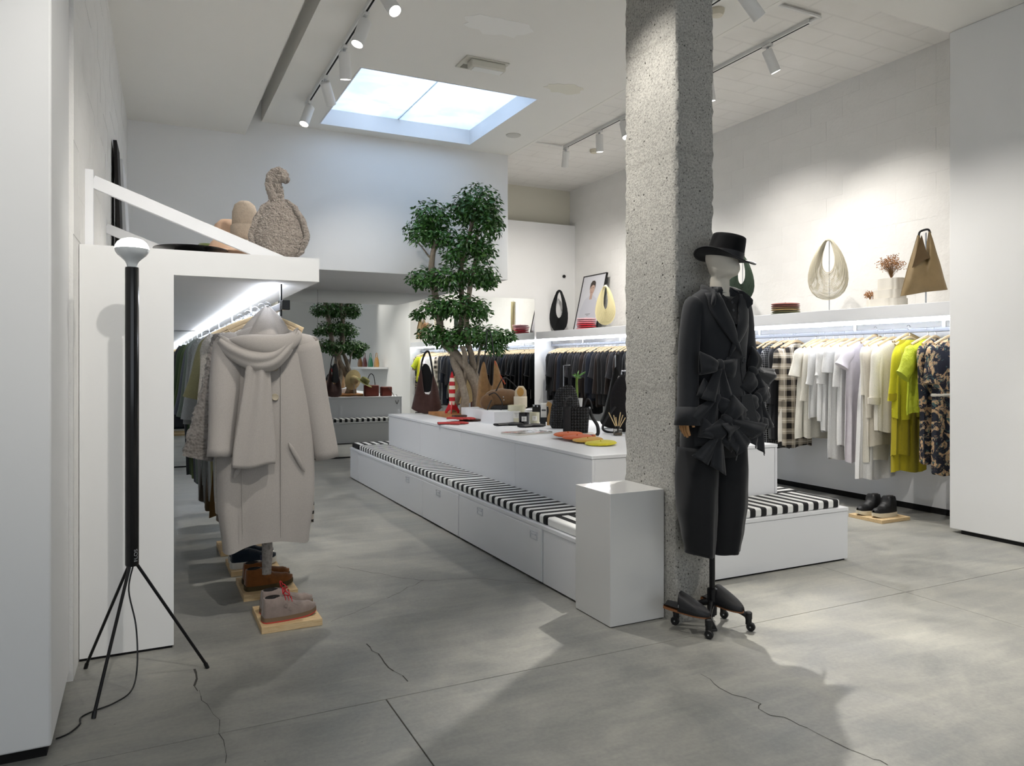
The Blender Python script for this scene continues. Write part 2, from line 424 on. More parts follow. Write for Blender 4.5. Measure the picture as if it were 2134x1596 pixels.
# concrete pillar with ragged arrises
def pillar():
    x0, x1, y0, y1, H = 2.475, 2.735, 3.085, 3.545, 4.3; mb = MB(); nz = 150
    cs = []
    for a, b, n in (((x0, y0), (x1, y0), 14), ((x1, y0), (x1, y1), 18), ((x1, y1), (x0, y1), 8), ((x0, y1), (x0, y0), 20)):
        for i in range(n): cs.append((lerp(a[0], b[0], i / n), lerp(a[1], b[1], i / n), i == 0))
    cx, cy = (x0 + x1) / 2, (y0 + y1) / 2; N = len(cs)
    def f(u, v):
        x, y, cor = cs[int(round(u * N)) % N]; z = v * H
        n = noise.noise(Vector((x * 20, y * 20, z * 20))) * 0.0015
        if cor: n -= 0.005 + 0.010 * abs(noise.noise(Vector((x * 9, y * 9, z * 26)))) + 0.006 * noise.noise(Vector((x, y, z * 80)))
        d = Vector((x - cx, y - cy)).normalized()
        return (x + d.x * n * 1.3 - cx, y + d.y * n * 1.3 - cy, z)
    mb.grid(f, N, nz, True)
    o = mb.build('concrete_pillar', M_pillar, loc=(cx, cy, 0), smooth=35)
    tag(o, 'rough raw concrete pillar pitted with small holes, rising to the ceiling', 'pillar', None, 'structure')
pillar()
# ================================================================== FIXED FURNITURE
# ---- left clothes rack under a thick white shelf
lr = thing('rack_panel', 'white upright end panel of the left clothes rack behind the bulb lamp', 'panel', (0.25, 3.88, 0))
ls = thing('overhead_shelf', 'thick white overhead shelf above the left clothes rail, carrying the shearling bag', 'shelf', (0.25, 3.88, 0))
lra = thing('clothes_rail', 'steel clothes rail hung under the left overhead shelf', 'rail', (0.25, 3.88, 0))
ox, oy = 0.25, 3.88
def LB(x0, x1, y0, y1, z0, z1): return MB().box(x0 - ox, x1 - ox, y0 - oy, y1 - oy, z0, z1)
LB(-0.262, 0.127, 3.88, 3.96, 0.012, 1.77).build('end_panel', M_wall, lr)
LB(-0.262, 0.12, 3.885, 3.96, 0.0, 0.012).build('plinth', M_dark, lr)
LB(-0.262, 0.81, 3.88, 10.5, 1.77, 1.89).build('shelf', M_wall, ls)
LB(0.608, 0.632, 4.05, 10.4, 1.732, 1.756).build('led_strip', M_led2, ls)
for y in (4.5, 5.4, 6.3, 7.2, 8.1, 9.0): LB(0.575, 0.64, y, y + 0.02, 1.758, 1.77).build('tube_clip', M_chrome, ls)
LB(0.655, 0.675, 4.03, 10.4, 1.635, 1.675).build('rail', M_chrome, lra, bevel=0.003)
LB(0.645, 0.685, 4.0, 4.03, 1.63, 1.68).build('end_cap', M_black, lra, bevel=0.003)
for i, y in enumerate((4.07, 5.3, 6.5, 7.7, 8.9, 10.1)):
    LB(0.648, 0.656, y, y + 0.03, 1.60, 1.77).build('bracket', M_black if i == 0 else M_chrome, lra)
# ---- white triangular brackets standing on the left shelf against the wall
def brace(y, lab):
    t = thing('shelf_brace', lab, 'brace', (-0.225, y, 1.892), 0, 'white triangular braces on the left shelf')
    MB().box(-0.045, 0.005, -0.02, 0.02, 0, 0.40).build('post', M_white, t, bevel=0.002)
    MB().bar((0.0, 0, 0.345), (0.90, 0, 0.005), 0.026, 0.062, (0, 0, 1)).build('diagonal', M_white, t, bevel=0.002)
    MB().box(-0.052, -0.046, -0.015, 0.015, 0.03, 0.38).build('perforated_strip', M_chrome, t)
brace(4.16, 'nearest white triangular brace on the left shelf, behind the bulb lamp')
brace(5.55, 'farther white triangular brace on the left shelf, by the leaning boards')
# ---- right clothes rack (it runs slightly out of square with the room)
TILT = math.atan(0.165 / 6.7)
rr = thing('wall_shelf', 'long white wall shelf with a light strip above the right clothes rail', 'shelf', (6.0, 3.8, 1.735), TILT)
rra = thing('clothes_rail', 'long steel clothes rail along the right wall full of hangers', 'rail', (6.0, 3.8, 1.735), TILT)
def RB(x0, x1, y0, y1, z0, z1): return MB().box(x0 - 6.0, x1 - 6.0, y0 - 3.8, y1 - 3.8, z0 - 1.735, z1 - 1.735)
RB(5.80, 6.37, 3.795, 10.52, 1.735, 1.85).build('shelf', M_white, rr, bevel=0.003)
RB(5.82, 5.845, 3.80, 10.50, 1.70, 1.724).build('led_strip', M_led, rr)
RB(6.055, 6.085, 3.80, 10.48, 1.62, 1.66).build('rail', mat('rail_steel', '#7d8086', 0.35, 1.0), rra, bevel=0.003)
for y in (4.0, 4.86, 6.05, 7.3, 8.6, 9.55, 10.47):
    RB(6.065, 6.075, y, y + 0.03, 1.66, 1.735).build('bracket', M_chrome, rra)
# ---- pedestal
pd = thing('display_plinth', 'glossy white square plinth standing against the concrete pillar', 'plinth', (2.30, 3.345, 0))
MB().box(-0.17, 0.17, -0.17, 0.17, 0.004, 0.684).build('body', M_gloss, pd, bevel=0.002)
MB().box(-0.165, 0.165, -0.165, 0.165, 0, 0.004).build('foot', M_dark, pd)
# ---- island: display table with low storage benches round it
BX0, BX1, BY0, BY1 = 2.174, 4.34, 3.555, 8.70
TX0, TX1, TY0, TY1, TZ = 2.53, 4.12, 3.98, 8.33, 0.765
BZ, CZ = 0.362, 0.418
tb = thing('display_table', 'long white display table in the middle of the shop carrying the tree and bags', 'table', ((TX0 + TX1) / 2, (TY0 + TY1) / 2, 0))
tcx, tcy = (TX0 + TX1) / 2, (TY0 + TY1) / 2
hx, hy = (TX1 - TX0) / 2, (TY1 - TY0) / 2
MB().box(-hx, hx, -hy, hy, TZ - 0.022, TZ).build('table_top', M_white, tb, bevel=0.002)
n = 4
for i in range(n):
    a = -hy + 2 * hy * i / n; b = -hy + 2 * hy * (i + 1) / n
    for x in (-hx + 0.004, hx - 0.024):
        MB().box(x, x + 0.02, a + 0.001, b - 0.001, 0, TZ - 0.024).build('side_panel', M_white, tb, bevel=0.0015)
for y in (-hy + 0.004, hy - 0.024):
    MB().box(-hx + 0.026, hx - 0.026, y, y + 0.02, 0, TZ - 0.024).build('end_panel', M_white, tb, bevel=0.0015)
def bench(lab, x0, x1, y0, y1, face=None, drawers=()):
    cx, cy = (x0 + x1) / 2, (y0 + y1) / 2
    t = thing('storage_bench', lab, 'bench', (cx, cy, 0), 0, 'low storage benches round the display table')
    a, b, c, d = x0 - cx, x1 - cx, y0 - cy, y1 - cy
    MB().box(a, b, c, d, BZ - 0.024, BZ).build('bench_top', M_white, t, bevel=0.002)
    MB().box(a + 0.004, b - 0.004, c + 0.004, d - 0.004, 0.012, BZ - 0.026).build('body', M_white, t, bevel=0.0015)
    MB().box(a + 0.02, b - 0.02, c + 0.02, d - 0.02, 0, 0.012).build('plinth', M_dark, t)
    for (ya, yb, yh) in drawers:
        dr = MB().box(a - 0.002, a + 0.016, ya - cy + 0.0015, yb - cy - 0.0015, 0.016, BZ - 0.03).build('drawer_front', M_white, t, bevel=0.0015)
        h = MB(); s, z = yh - cy, 0.283
        h.box(a - 0.006, a - 0.002, s - 0.048, s + 0.048, z - 0.026, z - 0.019).box(a - 0.006, a - 0.002, s - 0.048, s + 0.048, z + 0.019, z + 0.026)
        h.box(a - 0.006, a - 0.002, s - 0.048, s - 0.040, z - 0.026, z + 0.026).box(a - 0.006, a - 0.002, s + 0.040, s + 0.048, z - 0.026, z + 0.026)
        h.box(a - 0.010, a - 0.002, s - 0.030, s + 0.030, z + 0.002, z + 0.010)
        h.build('handle', mat('handle_white', '#d4d6da', 0.35), dr)
    return t
def yat(px): return on_x(px, 1000, BX0).y
s1, s2, s3 = yat(821), yat(881), yat(956)
bench('plain far end of the left white storage bench, nearest the mirror', BX0, TX0 - 0.002, s1 + 0.002, TY1)
bench('middle white storage bench with two small drawers on the left side', BX0, TX0 - 0.002, s3 + 0.003, s1 - 0.002, None, ((s3 + 0.01, s2, yat(914)), (s2, s1 - 0.01, yat(850))))
sm = (s3 + TY0) / 2 + 0.05
bench('near white storage bench with two wide drawers beside the plinth', BX0, TX0 - 0.002, TY0 + 0.002, s3 - 0.003, None, ((TY0 + 0.01, s3 - 0.01, yat(1113)),))
h = MB(); hb = [o for o in C.objects if o.name.startswith('drawer_front')][-1]
hh = [o for o in C.objects if o.name.startswith('handle')][-1]
h2 = hh.copy(); C.objects.link(h2); h2.location.y = yat(1001) - yat(1113)
bench('front white storage bench behind the black-clad mannequin', BX0, BX1, BY0, TY0 - 0.002)
bench('white storage bench on the far side, facing the right clothes rail', TX1 + 0.002, BX1, TY0 + 0.002, TY1)
bench('white storage bench at the far end, reflected in the mirror', BX0, BX1, TY1 + 0.002, BY1)
def stripes(axis, per, ph):
    k = 'striped_cushion_%d_%.3f' % (axis, ph)
    if k in _mats: return _mats[k]
    s = NT(k); v = s.xyz().outputs[axis]
    f = s.math('FRACT', s.math('ADD', s.math('DIVIDE', v, per), 50.0 + ph))
    c = s.mix(s.math('GREATER_THAN', f, 0.5), lin('#e9e9e6'), lin('#121213'))
    s.set(Base_Color=c, Roughness=0.85); s.bump(s.noise(350, 2, 0.5), 0.25, 0.001); _mats[k] = s.m
    return s.m
def cushion(lab, x0, x1, y0, y1, axis):
    cx, cy = (x0 + x1) / 2, (y0 + y1) / 2
    o = MB().box(x0 - cx, x1 - cx, y0 - cy, y1 - cy, 0, CZ - BZ).build('bench_cushion', stripes(axis, 0.094, 0.1), loc=(cx, cy, BZ), bevel=0.014, bseg=3)
    tag(o, lab, 'cushion', 'black and white striped bench cushions')
e = 0.02
ym = yat(1021)
cushion('striped cushion strip on the near left bench with the wide drawers', BX0 + e, TX0 - 0.004, TY0 - 0.02, s3 + 0.25, 1)
cushion('striped cushion strip on the left bench running to its far end', BX0 + e, TX0 - 0.004, s3 + 0.256, TY1 + 0.05, 1)
cushion('striped cushion on the front bench beside the mannequin', BX0 + e, BX1 - 0.06, BY0 + e, TY0 - 0.026, 0)
cushion('striped cushion strip on the bench facing the right rail', TX1 + 0.004, BX1 - e, TY0 - 0.02, TY1 + 0.05, 1)
cushion('striped cushion on the far end bench next to the mirror', BX0 + e, BX1 - e, TY1 + 0.056, BY1 - e, 0)
# ================================================================== CEILING FIXTURES
def spot_dir(par, loc, d, power, size, col):
    ld = bpy.data.lights.new('spot_light', 'SPOT'); ld.energy = power; ld.spot_size = math.radians(size); ld.spot_blend = 0.85
    ld.shadow_soft_size = 0.03; ld.color = col
    o = bpy.data.objects.new('spot_light', ld); C.objects.link(o); o.parent = par; o.location = loc
    o.rotation_euler = Vector(d).to_track_quat('-Z', 'Y').to_euler()
def track(lab, x, y0, y1, z, spots, pw=125):
    t = thing('lighting_track', lab, 'track', (x, (y0 + y1) / 2, z), 0, 'white ceiling lighting tracks'); L = (y1 - y0) / 2
    MB().box(-0.019, 0.019, -L, L, -0.032, 0).build('rail', M_fix, t)
    MB().box(-0.007, 0.007, -L + 0.02, L - 0.02, -0.0335, -0.032).build('slot', M_dark, t)
    for (sl, y, d, *o) in spots:
        d = Vector(d).normalized(); p = o[0] if o else pw; sz = o[1] if len(o) > 1 else 62
        s = thing('track_spotlight', sl, 'spotlight', (x, y, z - 0.034), 0, 'white cylinder track spotlights')
        MB().box(-0.017, 0.017, -0.05, 0.05, -0.022, 0).build('adapter', M_fix, s, bevel=0.002)
        MB().tube([(0, 0, -0.022), (0, 0, -0.055)], 0.011, 10).build('swivel', M_chrome, s)
        q = d.to_track_quat('Z', 'Y').to_matrix().to_4x4(); Mx = Matrix.Translation((0, 0, -0.065)) @ q
        MB().lathe([(0.0, -0.02), (0.040, -0.02), (0.046, -0.014), (0.046, 0.185), (0.041, 0.188), (0.040, 0.176), (0.0, 0.174)], 24).xf(Mx).build('housing', M_fix, s, smooth=35)
        MB().lathe([(0.0, 0.178), (0.038, 0.178)], 20).xf(Mx).build('lens', M_lens, s)
        spot_dir(s, tuple(Mx @ Vector((0, 0, 0.20))), d, p, sz, (1.0, 0.955, 0.89))
WM = 34
track('white lighting track on the ceiling left of the skylight', 1.445, 0.4, 7.5, ZC, [
    ('track spotlight nearest the back wall, left of the skylight', 7.37, (-0.32, -0.22, -0.9)),
    ('second track spotlight from the back, tilted over the skylight edge', 6.66, (0.40, 0.50, -0.8), 60, 80),
    ('third track spotlight from the back, hanging straight down', 5.96, (0.10, 0.22, -0.95), 120, 70),
    ('fourth track spotlight from the back, tilted left', 5.34, (-0.34, -0.12, -0.93)),
    ('lit track spotlight at the top edge, aimed at the camera side', 4.86, (1.0, -2.26, -3.3), 170, 50),
    ('added unseen track spotlight above the photographer, aimed at the mannequin', 3.3, (0.55, -0.05, -0.8)),  # this and the next two: unseen lamps added to light the foreground
    ('added unseen track spotlight above the photographer, aimed at the left coat', 2.4, (-0.30, 0.66, -0.75), 130),
    ('added unseen track spotlight above the entrance, aimed at the floor', 1.2, (0.2, 0.1, -0.95))])
track('white lighting track on the raw ceiling above the right clothes rail', 4.98, 4.45, 8.5, ZR, [
    ('track spotlight at the far end of the right ceiling track', 8.46, (0.10, 0.34, -0.95), 150, 130),
    ('second track spotlight from the back on the right track', 7.66, (0.10, 0.10, -0.98), 165, 130),
    ('lit track spotlight on the right track beside the pillar', 7.15, (-0.05, -0.35, -0.9)),
    ('track spotlight on the right track partly hidden behind the pillar', 5.7, (0.20, 0.05, -0.95), 150, 125),
    ('track spotlight above the tan bag, tilted to the right wall', 4.93, (0.42, -0.10, -0.88), 120, 85)])
track('short lighting track at the top edge right of the pillar', 3.62, 3.0, 4.7, ZC, [
    ('lit spotlight at the top edge just right of the pillar', 4.35, (-1.15, -2.1, -3.6), 520, 52),
    ('tilted spotlight at the top edge, second from the pillar', 3.8, (0.62, -0.12, -0.7)),
    ('spotlight on the short track, out over the entrance', 3.1, (0.3, -0.35, -0.9), 200, 75)])
track('short lighting track above the photographer by the left pier', 0.42, 0.3, 2.0, 3.768, [
    ('spotlight above the photographer, aimed at the bulb lamp', 1.05, (-0.15, 0.80, -0.64), 125, 50),
    ('spotlight above the photographer, aimed at the left pier', 0.6, (-0.4, 0.6, -0.75), 10, 80)])
track('added unseen lighting track above the photographer on the right soffit', 4.75, 0.4, 2.0, 4.0, [  # unseen track and lamps, added to brighten the bench front and right wall
    ('added unseen spotlight above the photographer, aimed at the front bench', 1.5, (-0.42, 0.95, -1.45), 190, 58),
    ('added unseen spotlight above the photographer, aimed at the right wall', 0.9, (0.5, 0.5, -0.8), 60, 70)])
# conduit pipes feeding the right track
cp = thing('conduit', 'thin white conduit pipe along the ceiling edge right of the skylight', 'pipe', (4.3, 6, ZR - 0.001))
MB().tube([(-0.17, -2.2, -0.02), (-0.17, 2.44, -0.02)], 0.012, 8).build('pipe', M_fix, cp)
MB().tube([(-0.17, 2.44, -0.02), (0.62, 2.47, -0.02)], 0.009, 8).build('pipe', M_fix, cp)
MB().box(-0.21, -0.13, 2.39, 2.49, -0.05, 0).build('junction_box', M_fix, cp, bevel=0.004)
c2 = thing('conduit', 'white elbow conduit feeding the near end of the right ceiling track', 'pipe', (4.98, 4.42, ZR))
MB().tube(spline([(0, 0.03, -0.02), (0, -0.03, -0.02), (-0.03, -0.06, -0.02), (-0.5, -0.06, -0.02), (-0.86, -0.06, -0.02)], 20), 0.014, 8).build('pipe', M_fix, c2)
def detector(lab, loc):
    t = thing('smoke_detector', lab, 'smoke detector', loc, 0)
    MB().lathe([(0.0, 0), (0.055, 0), (0.055, -0.02), (0.042, -0.045), (0.0, -0.05)][::-1], 24).build('housing', mat('ivory_plastic', '#d9d2bf', 0.5), t)
    MB().lathe([(0.044, -0.036), (0.047, -0.032)][::-1], 24).build('vent_ring', M_dark, t)
detector('cream smoke detector on the raw ceiling near the right track', (5.42, 8.47, ZR))
q = on_z(1494, 20, ZC); detector('cream smoke detector at the top right of the pillar', (q.x, q.y, ZC))
t = thing('ceiling_speaker', 'flat round speaker grille set in the ceiling right of the skylight', 'speaker', (3.744, 7.53, ZC))
MB().lathe([(0.0, -0.012), (0.07, -0.012), (0.083, -0.006), (0.085, 0.0)], 28).build('grille', mat('grille', '#cfcdc5', 0.7), t)
t = thing('emergency_light', 'recessed emergency light fitting hanging from the ceiling by the skylight', 'light', (2.62, 5.88, ZC))
M_em = mat('fitting_cream', '#d5d2c6', 0.5)
MB().box(-0.2, 0.2, -0.14, 0.12, -0.012, 0).build('trim_plate', M_em, t, bevel=0.003)
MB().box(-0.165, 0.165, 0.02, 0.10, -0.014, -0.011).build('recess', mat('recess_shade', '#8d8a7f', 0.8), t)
MB().box(-0.15, 0.17, -0.13, -0.02, -0.075, -0.012).build('lamp_housing', M_em, t, bevel=0.012)
MB().box(-0.12, 0.15, -0.115, -0.035, -0.079, -0.074).build('diffuser', mat('diffuser', '#f0f0ec', 0.3), t, bevel=0.002)
# ================================================================== FLOOR LAMP
lx, ly = -0.045, 3.50
lp = thing('floor_lamp', 'black tripod floor lamp with a bare mushroom bulb before the white panel', 'lamp', (lx, ly, 0))
stem = MB().lathe([(0.0, 0.503), (0.024, 0.503), (0.0265, 0.51), (0.0265, 1.745), (0.0255, 1.752), (0.0, 1.752)], 28).build('stem', mat('black_gloss_tube', '#0d0d0f', 0.16, 0.0, None, None, 0.6), lp)
bp = [(0.0185, 1.752), (0.021, 1.765), (0.027, 1.777), (0.040, 1.790), (0.055, 1.803), (0.0635, 1.816), (0.066, 1.829)]
bulb = MB().lathe([(0.0, 1.75)] + bp, 32).build('bulb', mat('silvered_bulb_glass', '#c3c8cb', 0.12, 0.15), lp)
MB().lathe([(0.0661, 1.829), (0.0635, 1.842), (0.056, 1.856), (0.042, 1.867), (0.022, 1.8735), (0.0, 1.875)], 32).build('frosted_crown', mat('frosted_bulb_light', '#ffffff', 0.4, emit=('#fffdf6', 4.0)), bulb)
for fx, fy in ((-0.232, 3.786), (0.253, 3.551), (-0.172, 3.24)):
    a = Vector((fx - lx, fy - ly, 0)); u = a.normalized() * 0.016
    l = MB().tube([(u.x, u.y, 0.51), (a.x, a.y, 0.006)], 0.0065, 10).build('leg', M_black, lp)
    e0 = Vector((u.x, u.y, 0.51)).lerp(Vector((a.x, a.y, 0.006)), 0.965)
    MB().tube([tuple(e0), (a.x, a.y, 0.0)], 0.0085, 10).build('rubber_tip', M_blackp, l)
cpts = [(0.004, 0, 0.50), (-0.012, 0.0, 0.40), (0.015, -0.01, 0.25), (0.02, -0.05, 0.10), (0.0, -0.10, 0.02), (-0.06, -0.16, 0.005), (-0.13, -0.20, 0.004), (-0.17, -0.24, 0.004), (-0.17, -0.30, 0.004), (-0.20, -0.36, 0.004), (-0.238, -0.385, 0.004)]
MB().tube(spline(cpts, 60), 0.0032, 6).build('cord', M_blackp, lp)
def text_mesh(body, size, m, name='lettering', ext=0.0004, align='CENTER'):
    cu = bpy.data.curves.new(name, 'FONT'); cu.body = body; cu.size = size; cu.extrude = ext; cu.align_x = align
    o = bpy.data.objects.new('tmp', cu); C.objects.link(o)
    dg = bpy.context.evaluated_depsgraph_get(); me = bpy.data.meshes.new_from_object(o.evaluated_get(dg))
    bpy.data.objects.remove(o); me.materials.clear(); me.materials.append(m); me.name = name
    return me
lt = inst('lettering', text_mesh('FLOS', 0.024, mat('grey_print', '#8b8d90', 0.5), align='LEFT'), stem, (0.0215, -0.0190, 0.525))
lt.matrix_local = Matrix.Translation((0.0205, -0.0190, 0.522)) @ Matrix.Rotation(math.radians(42), 4, 'Z') @ Matrix.Rotation(PI / 2, 4, 'X') @ Matrix.Rotation(PI / 2, 4, 'Z')
# ================================================================== FABRICS
def plaid(name, c0, c1, c2, per=0.11):
    s = NT(name); q = s.xyz()
    fx = s.math('FRACT', s.math('ADD', s.math('DIVIDE', q.outputs[0], per), 40.2)); fz = s.math('FRACT', s.math('ADD', s.math('DIVIDE', q.outputs[2], per), 40.4))
    a = s.math('GREATER_THAN', fx, 0.5); b = s.math('GREATER_THAN', fz, 0.5)
    c = s.mix(s.math('MULTIPLY', s.math('ADD', a, b), 0.5), lin(c0), lin(c1))
    l1 = s.math('LESS_THAN', s.math('ABSOLUTE', s.math('SUBTRACT', fx, 0.25)), 0.03); l2 = s.math('LESS_THAN', s.math('ABSOLUTE', s.math('SUBTRACT', fz, 0.25)), 0.03)
    c = s.mix(s.math('MULTIPLY', s.math('MAXIMUM', l1, l2), 0.8), c, lin(c2))
    s.set(Base_Color=c, Roughness=0.92); s.bump(s.noise(300, 2), 0.3, 0.001); return s.m
def windowpane(name, c0, c1, per=0.022):
    s = NT(name); q = s.xyz()
    fx = s.math('FRACT', s.math('ADD', s.math('DIVIDE', q.outputs[0], per), 40.2)); fz = s.math('FRACT', s.math('ADD', s.math('DIVIDE', q.outputs[2], per), 40.4))
    c = s.mix(s.math('MAXIMUM', s.math('LESS_THAN', fx, 0.12), s.math('LESS_THAN', fz, 0.12)), lin(c0), lin(c1))
    s.set(Base_Color=c, Roughness=0.92); return s.m
def floral():
    s = NT('dark_floral_print'); o = s.obj()
    n1 = s.noise(9, 4, 0.6, o, 1.6); n2 = s.noise(14, 4, 0.6, s.n('ShaderNodeMapping', None, Vector=o, Location=(3, 5, 1)).outputs[0], 1.8)
    c = s.mix(s.ramp(n1, [(0.50, (0, 0, 0, 1)), (0.53, (1, 1, 1, 1))]), lin('#20232f'), s.ramp(n2, [(0.4, '#5c6a66'), (0.5, '#c9a27c'), (0.62, '#b9a87e')]))
    c = s.mix(s.ramp(n2, [(0.60, (0, 0, 0, 1)), (0.63, (1, 1, 1, 1))]), c, lin('#47605f'))
    s.set(Base_Color=c, Roughness=0.9); s.bump(s.noise(300, 2), 0.3, 0.001); return s.m
def knit_stripe():
    s = NT('striped_knit'); z = s.xyz().outputs[2]
    f = s.math('FRACT', s.math('ADD', s.math('DIVIDE', z, 0.055), 40))
    s.set(Base_Color=s.mix(s.math('GREATER_THAN', f, 0.62), lin('#b8aea2'), lin('#2a2725')), Roughness=0.95); s.bump(s.noise(180, 3), 0.6, 0.003); return s.m
def curly(name, c0, c1, scale):
    s = NT(name); v = s.voro(scale); n = s.noise(scale * 0.35, 4, 0.6)
    c = s.mix(0.45, s.ramp(v, [(0.0, c1), (0.55, c0)]), s.ramp(n, [(0.35, c0), (0.65, c1)]))
    s.set(Base_Color=c, Roughness=0.97); s.b.inputs['Sheen Weight'].default_value = 0.25; s.b.inputs['Specular IOR Level'].default_value = 0.1
    s.bump(s.math('SUBTRACT', 1.0, v), 0.9, 0.010); return s.m
F = {}
for k, c in dict(coat='#aca6a0', grey='#8f908f', sage='#6e786f', sage2='#87908a', olive='#4d5a3a', olive2='#9b966f', cream='#d8d1c2', ivory='#e4dfd2', white='#e9e8e6',
                 white2='#e2e1df', lilac='#ddd4dc', black='#1b1b1d', black2='#222225', black3='#17181b', navy='#1d212b', brownblk='#27201e', yellow='#c9c22c', mustard='#a89a22', lime='#b3bd2f',
                 taupe='#7d746b', brown='#57452f', brown2='#6a4f2c', mud='#4a4137', dkgreen='#37452f', pgrey='#a4a6a6', wine='#4a1f28', steel='#5c6068', char='#303235').items():
    F[k] = fabric('fabric_' + k, c, 240 if k != 'coat' else 420, 0.3, 0.10 if k != 'coat' else 0.09)
F['plaid'] = plaid('beige_plaid', '#c3b7a4', '#26211f', '#efe9de'); F['grid'] = windowpane('black_windowpane', '#1f2023', '#a9a9ab')
F['floral'] = floral(); F['stripe'] = knit_stripe(); F['curly'] = curly('grey_shearling', '#aba49d', '#7d766f', 60)
F['cable'] = mat('cream_waffle_knit', '#d3cdc3', 0.95, 0, (95, 1.0, 0.008), (90, 0.08), 0.2, 0, 0.2)
F['satin'] = mat('lilac_satin', '#ddd6dc', 0.35, 0, (40, 0.4, 0.008), (12, 0.05), 0.5, 0, 0.2)
# ================================================================== HANGERS AND GARMENTS
def hanger_mb(w=0.19):
    mb = MB(); pts = spline([(-w, 0, -0.058), (-w * 0.6, 0, -0.022), (0, 0, 0.012), (w * 0.6, 0, -0.022), (w, 0, -0.058)], 14)
    mb.tube(pts, [0.013, 0.012, 0.011, 0.011, 0.011, 0.011, 0.012, 0.013, 0.012, 0.011, 0.011, 0.011, 0.011, 0.012, 0.013], 8, True, 0.6); return mb
def hook_mb(r=0.022, h=0.085):
    p = [(0, 0, 0.01), (0, 0, h - 2 * r)]
    for k in range(9):
        a = -PI / 2 + PI * 1.35 * k / 8; p.append((r * math.cos(a), 0, h - r + r * math.sin(a)))
    return MB().tube(p, 0.0022, 6)
ME_hanger = hanger_mb().mesh('hanger', M_wood); ME_hook = hook_mb().mesh('hook', M_chrome)
def garment_body(L, ws, wh, th, ripple, seed, kind='top', nu=44, nv=26, disp=0.0, asym=0.0):
    r = random.Random(seed); ph = [r.uniform(0, 6.28) for _ in range(5)]; k1, k2 = r.choice((5, 6, 7)), r.choice((9, 11, 13)); mb = MB()
    if kind == 'skirt': tab = [(0, ws * 0.75, th * 0.5), (0.06, ws * 0.8, th * 0.7), (0.5, lerp(ws, wh, 0.5) * 0.95, th), (1, wh, th * 1.15)]
    else: tab = [(0, 0.058, th * 0.55), (0.012 / L, 0.07, th * 0.75), (0.055 / L, ws * 0.82, th * 0.55), (0.085 / L, ws, th * 0.62), (0.2 / L, ws * 1.0, th * 0.95), (0.5, lerp(ws, wh, 0.55), th), (0.93, wh, th * 1.05), (1, wh * 0.985, th * 1.0)]
    def f(u, v):
        a, b = prof(tab, v); an = 2 * PI * u; x = a * sgnp(math.cos(an), 0.85); y = b * sgnp(math.sin(an), 0.8)
        rp = ripple * min(1, v * 1.6) * (math.sin(k1 * an + ph[0] + v * 1.2) * 0.6 + math.sin(k2 * an + ph[1] - v) * 0.4)
        y += rp * th; x += rp * 0.35 * th
        z = -v * L + asym * x * v + 0.012 * math.sin(3 * an + ph[2]) * v
        p = Vector((x, y, z))
        if disp:
            nrm = Vector((math.cos(an), math.sin(an) * 1.4, 0)).normalized(); d = noise.voronoi(p * 38)[0][0]; p += nrm * disp * (0.8 - 1.6 * d)
        return p
    mb.grid(f, nu, nv, True, True); mb.f.append(tuple(range(nu))); return mb
def sleeve_mb(side, ws, sl, r0, r1, out, seed, th, disp=0.0, seg=14, n=12, fwd=0.0):
    r = random.Random(seed * 7 + side); p0 = Vector((side * (ws - 0.045), 0, -0.078)); mb = MB(); pts = []; rs = []
    for i in range(n + 1):
        t = i / n; x = p0.x + side * (0.02 + out * t ** 1.2 + 0.012 * math.sin(3 * t + seed)); z = p0.z + 0.02 * (1 - t) - sl * t
        pts.append((x, fwd * t + 0.01 * math.sin(2.2 * t + seed), z)); rs.append(lerp(r0, r1, t) * (0.42 if i == 0 else 0.82 if i == 1 else 1) * (1 + 0.06 * math.sin(9 * t + seed) + (0.04 if t > 0.94 else 0)))
    mb.tube(pts, rs, seg, True, min(1.0, th / r0 * 0.75), up=(0, 1, 0))
    if disp:
        mb.v = [tuple(Vector(q) + Vector((q[0] - p0.x, q[1], 0)).normalized() * disp * (0.8 - 1.6 * noise.voronoi(Vector(q) * 38)[0][0])) for q in mb.v]
    return mb
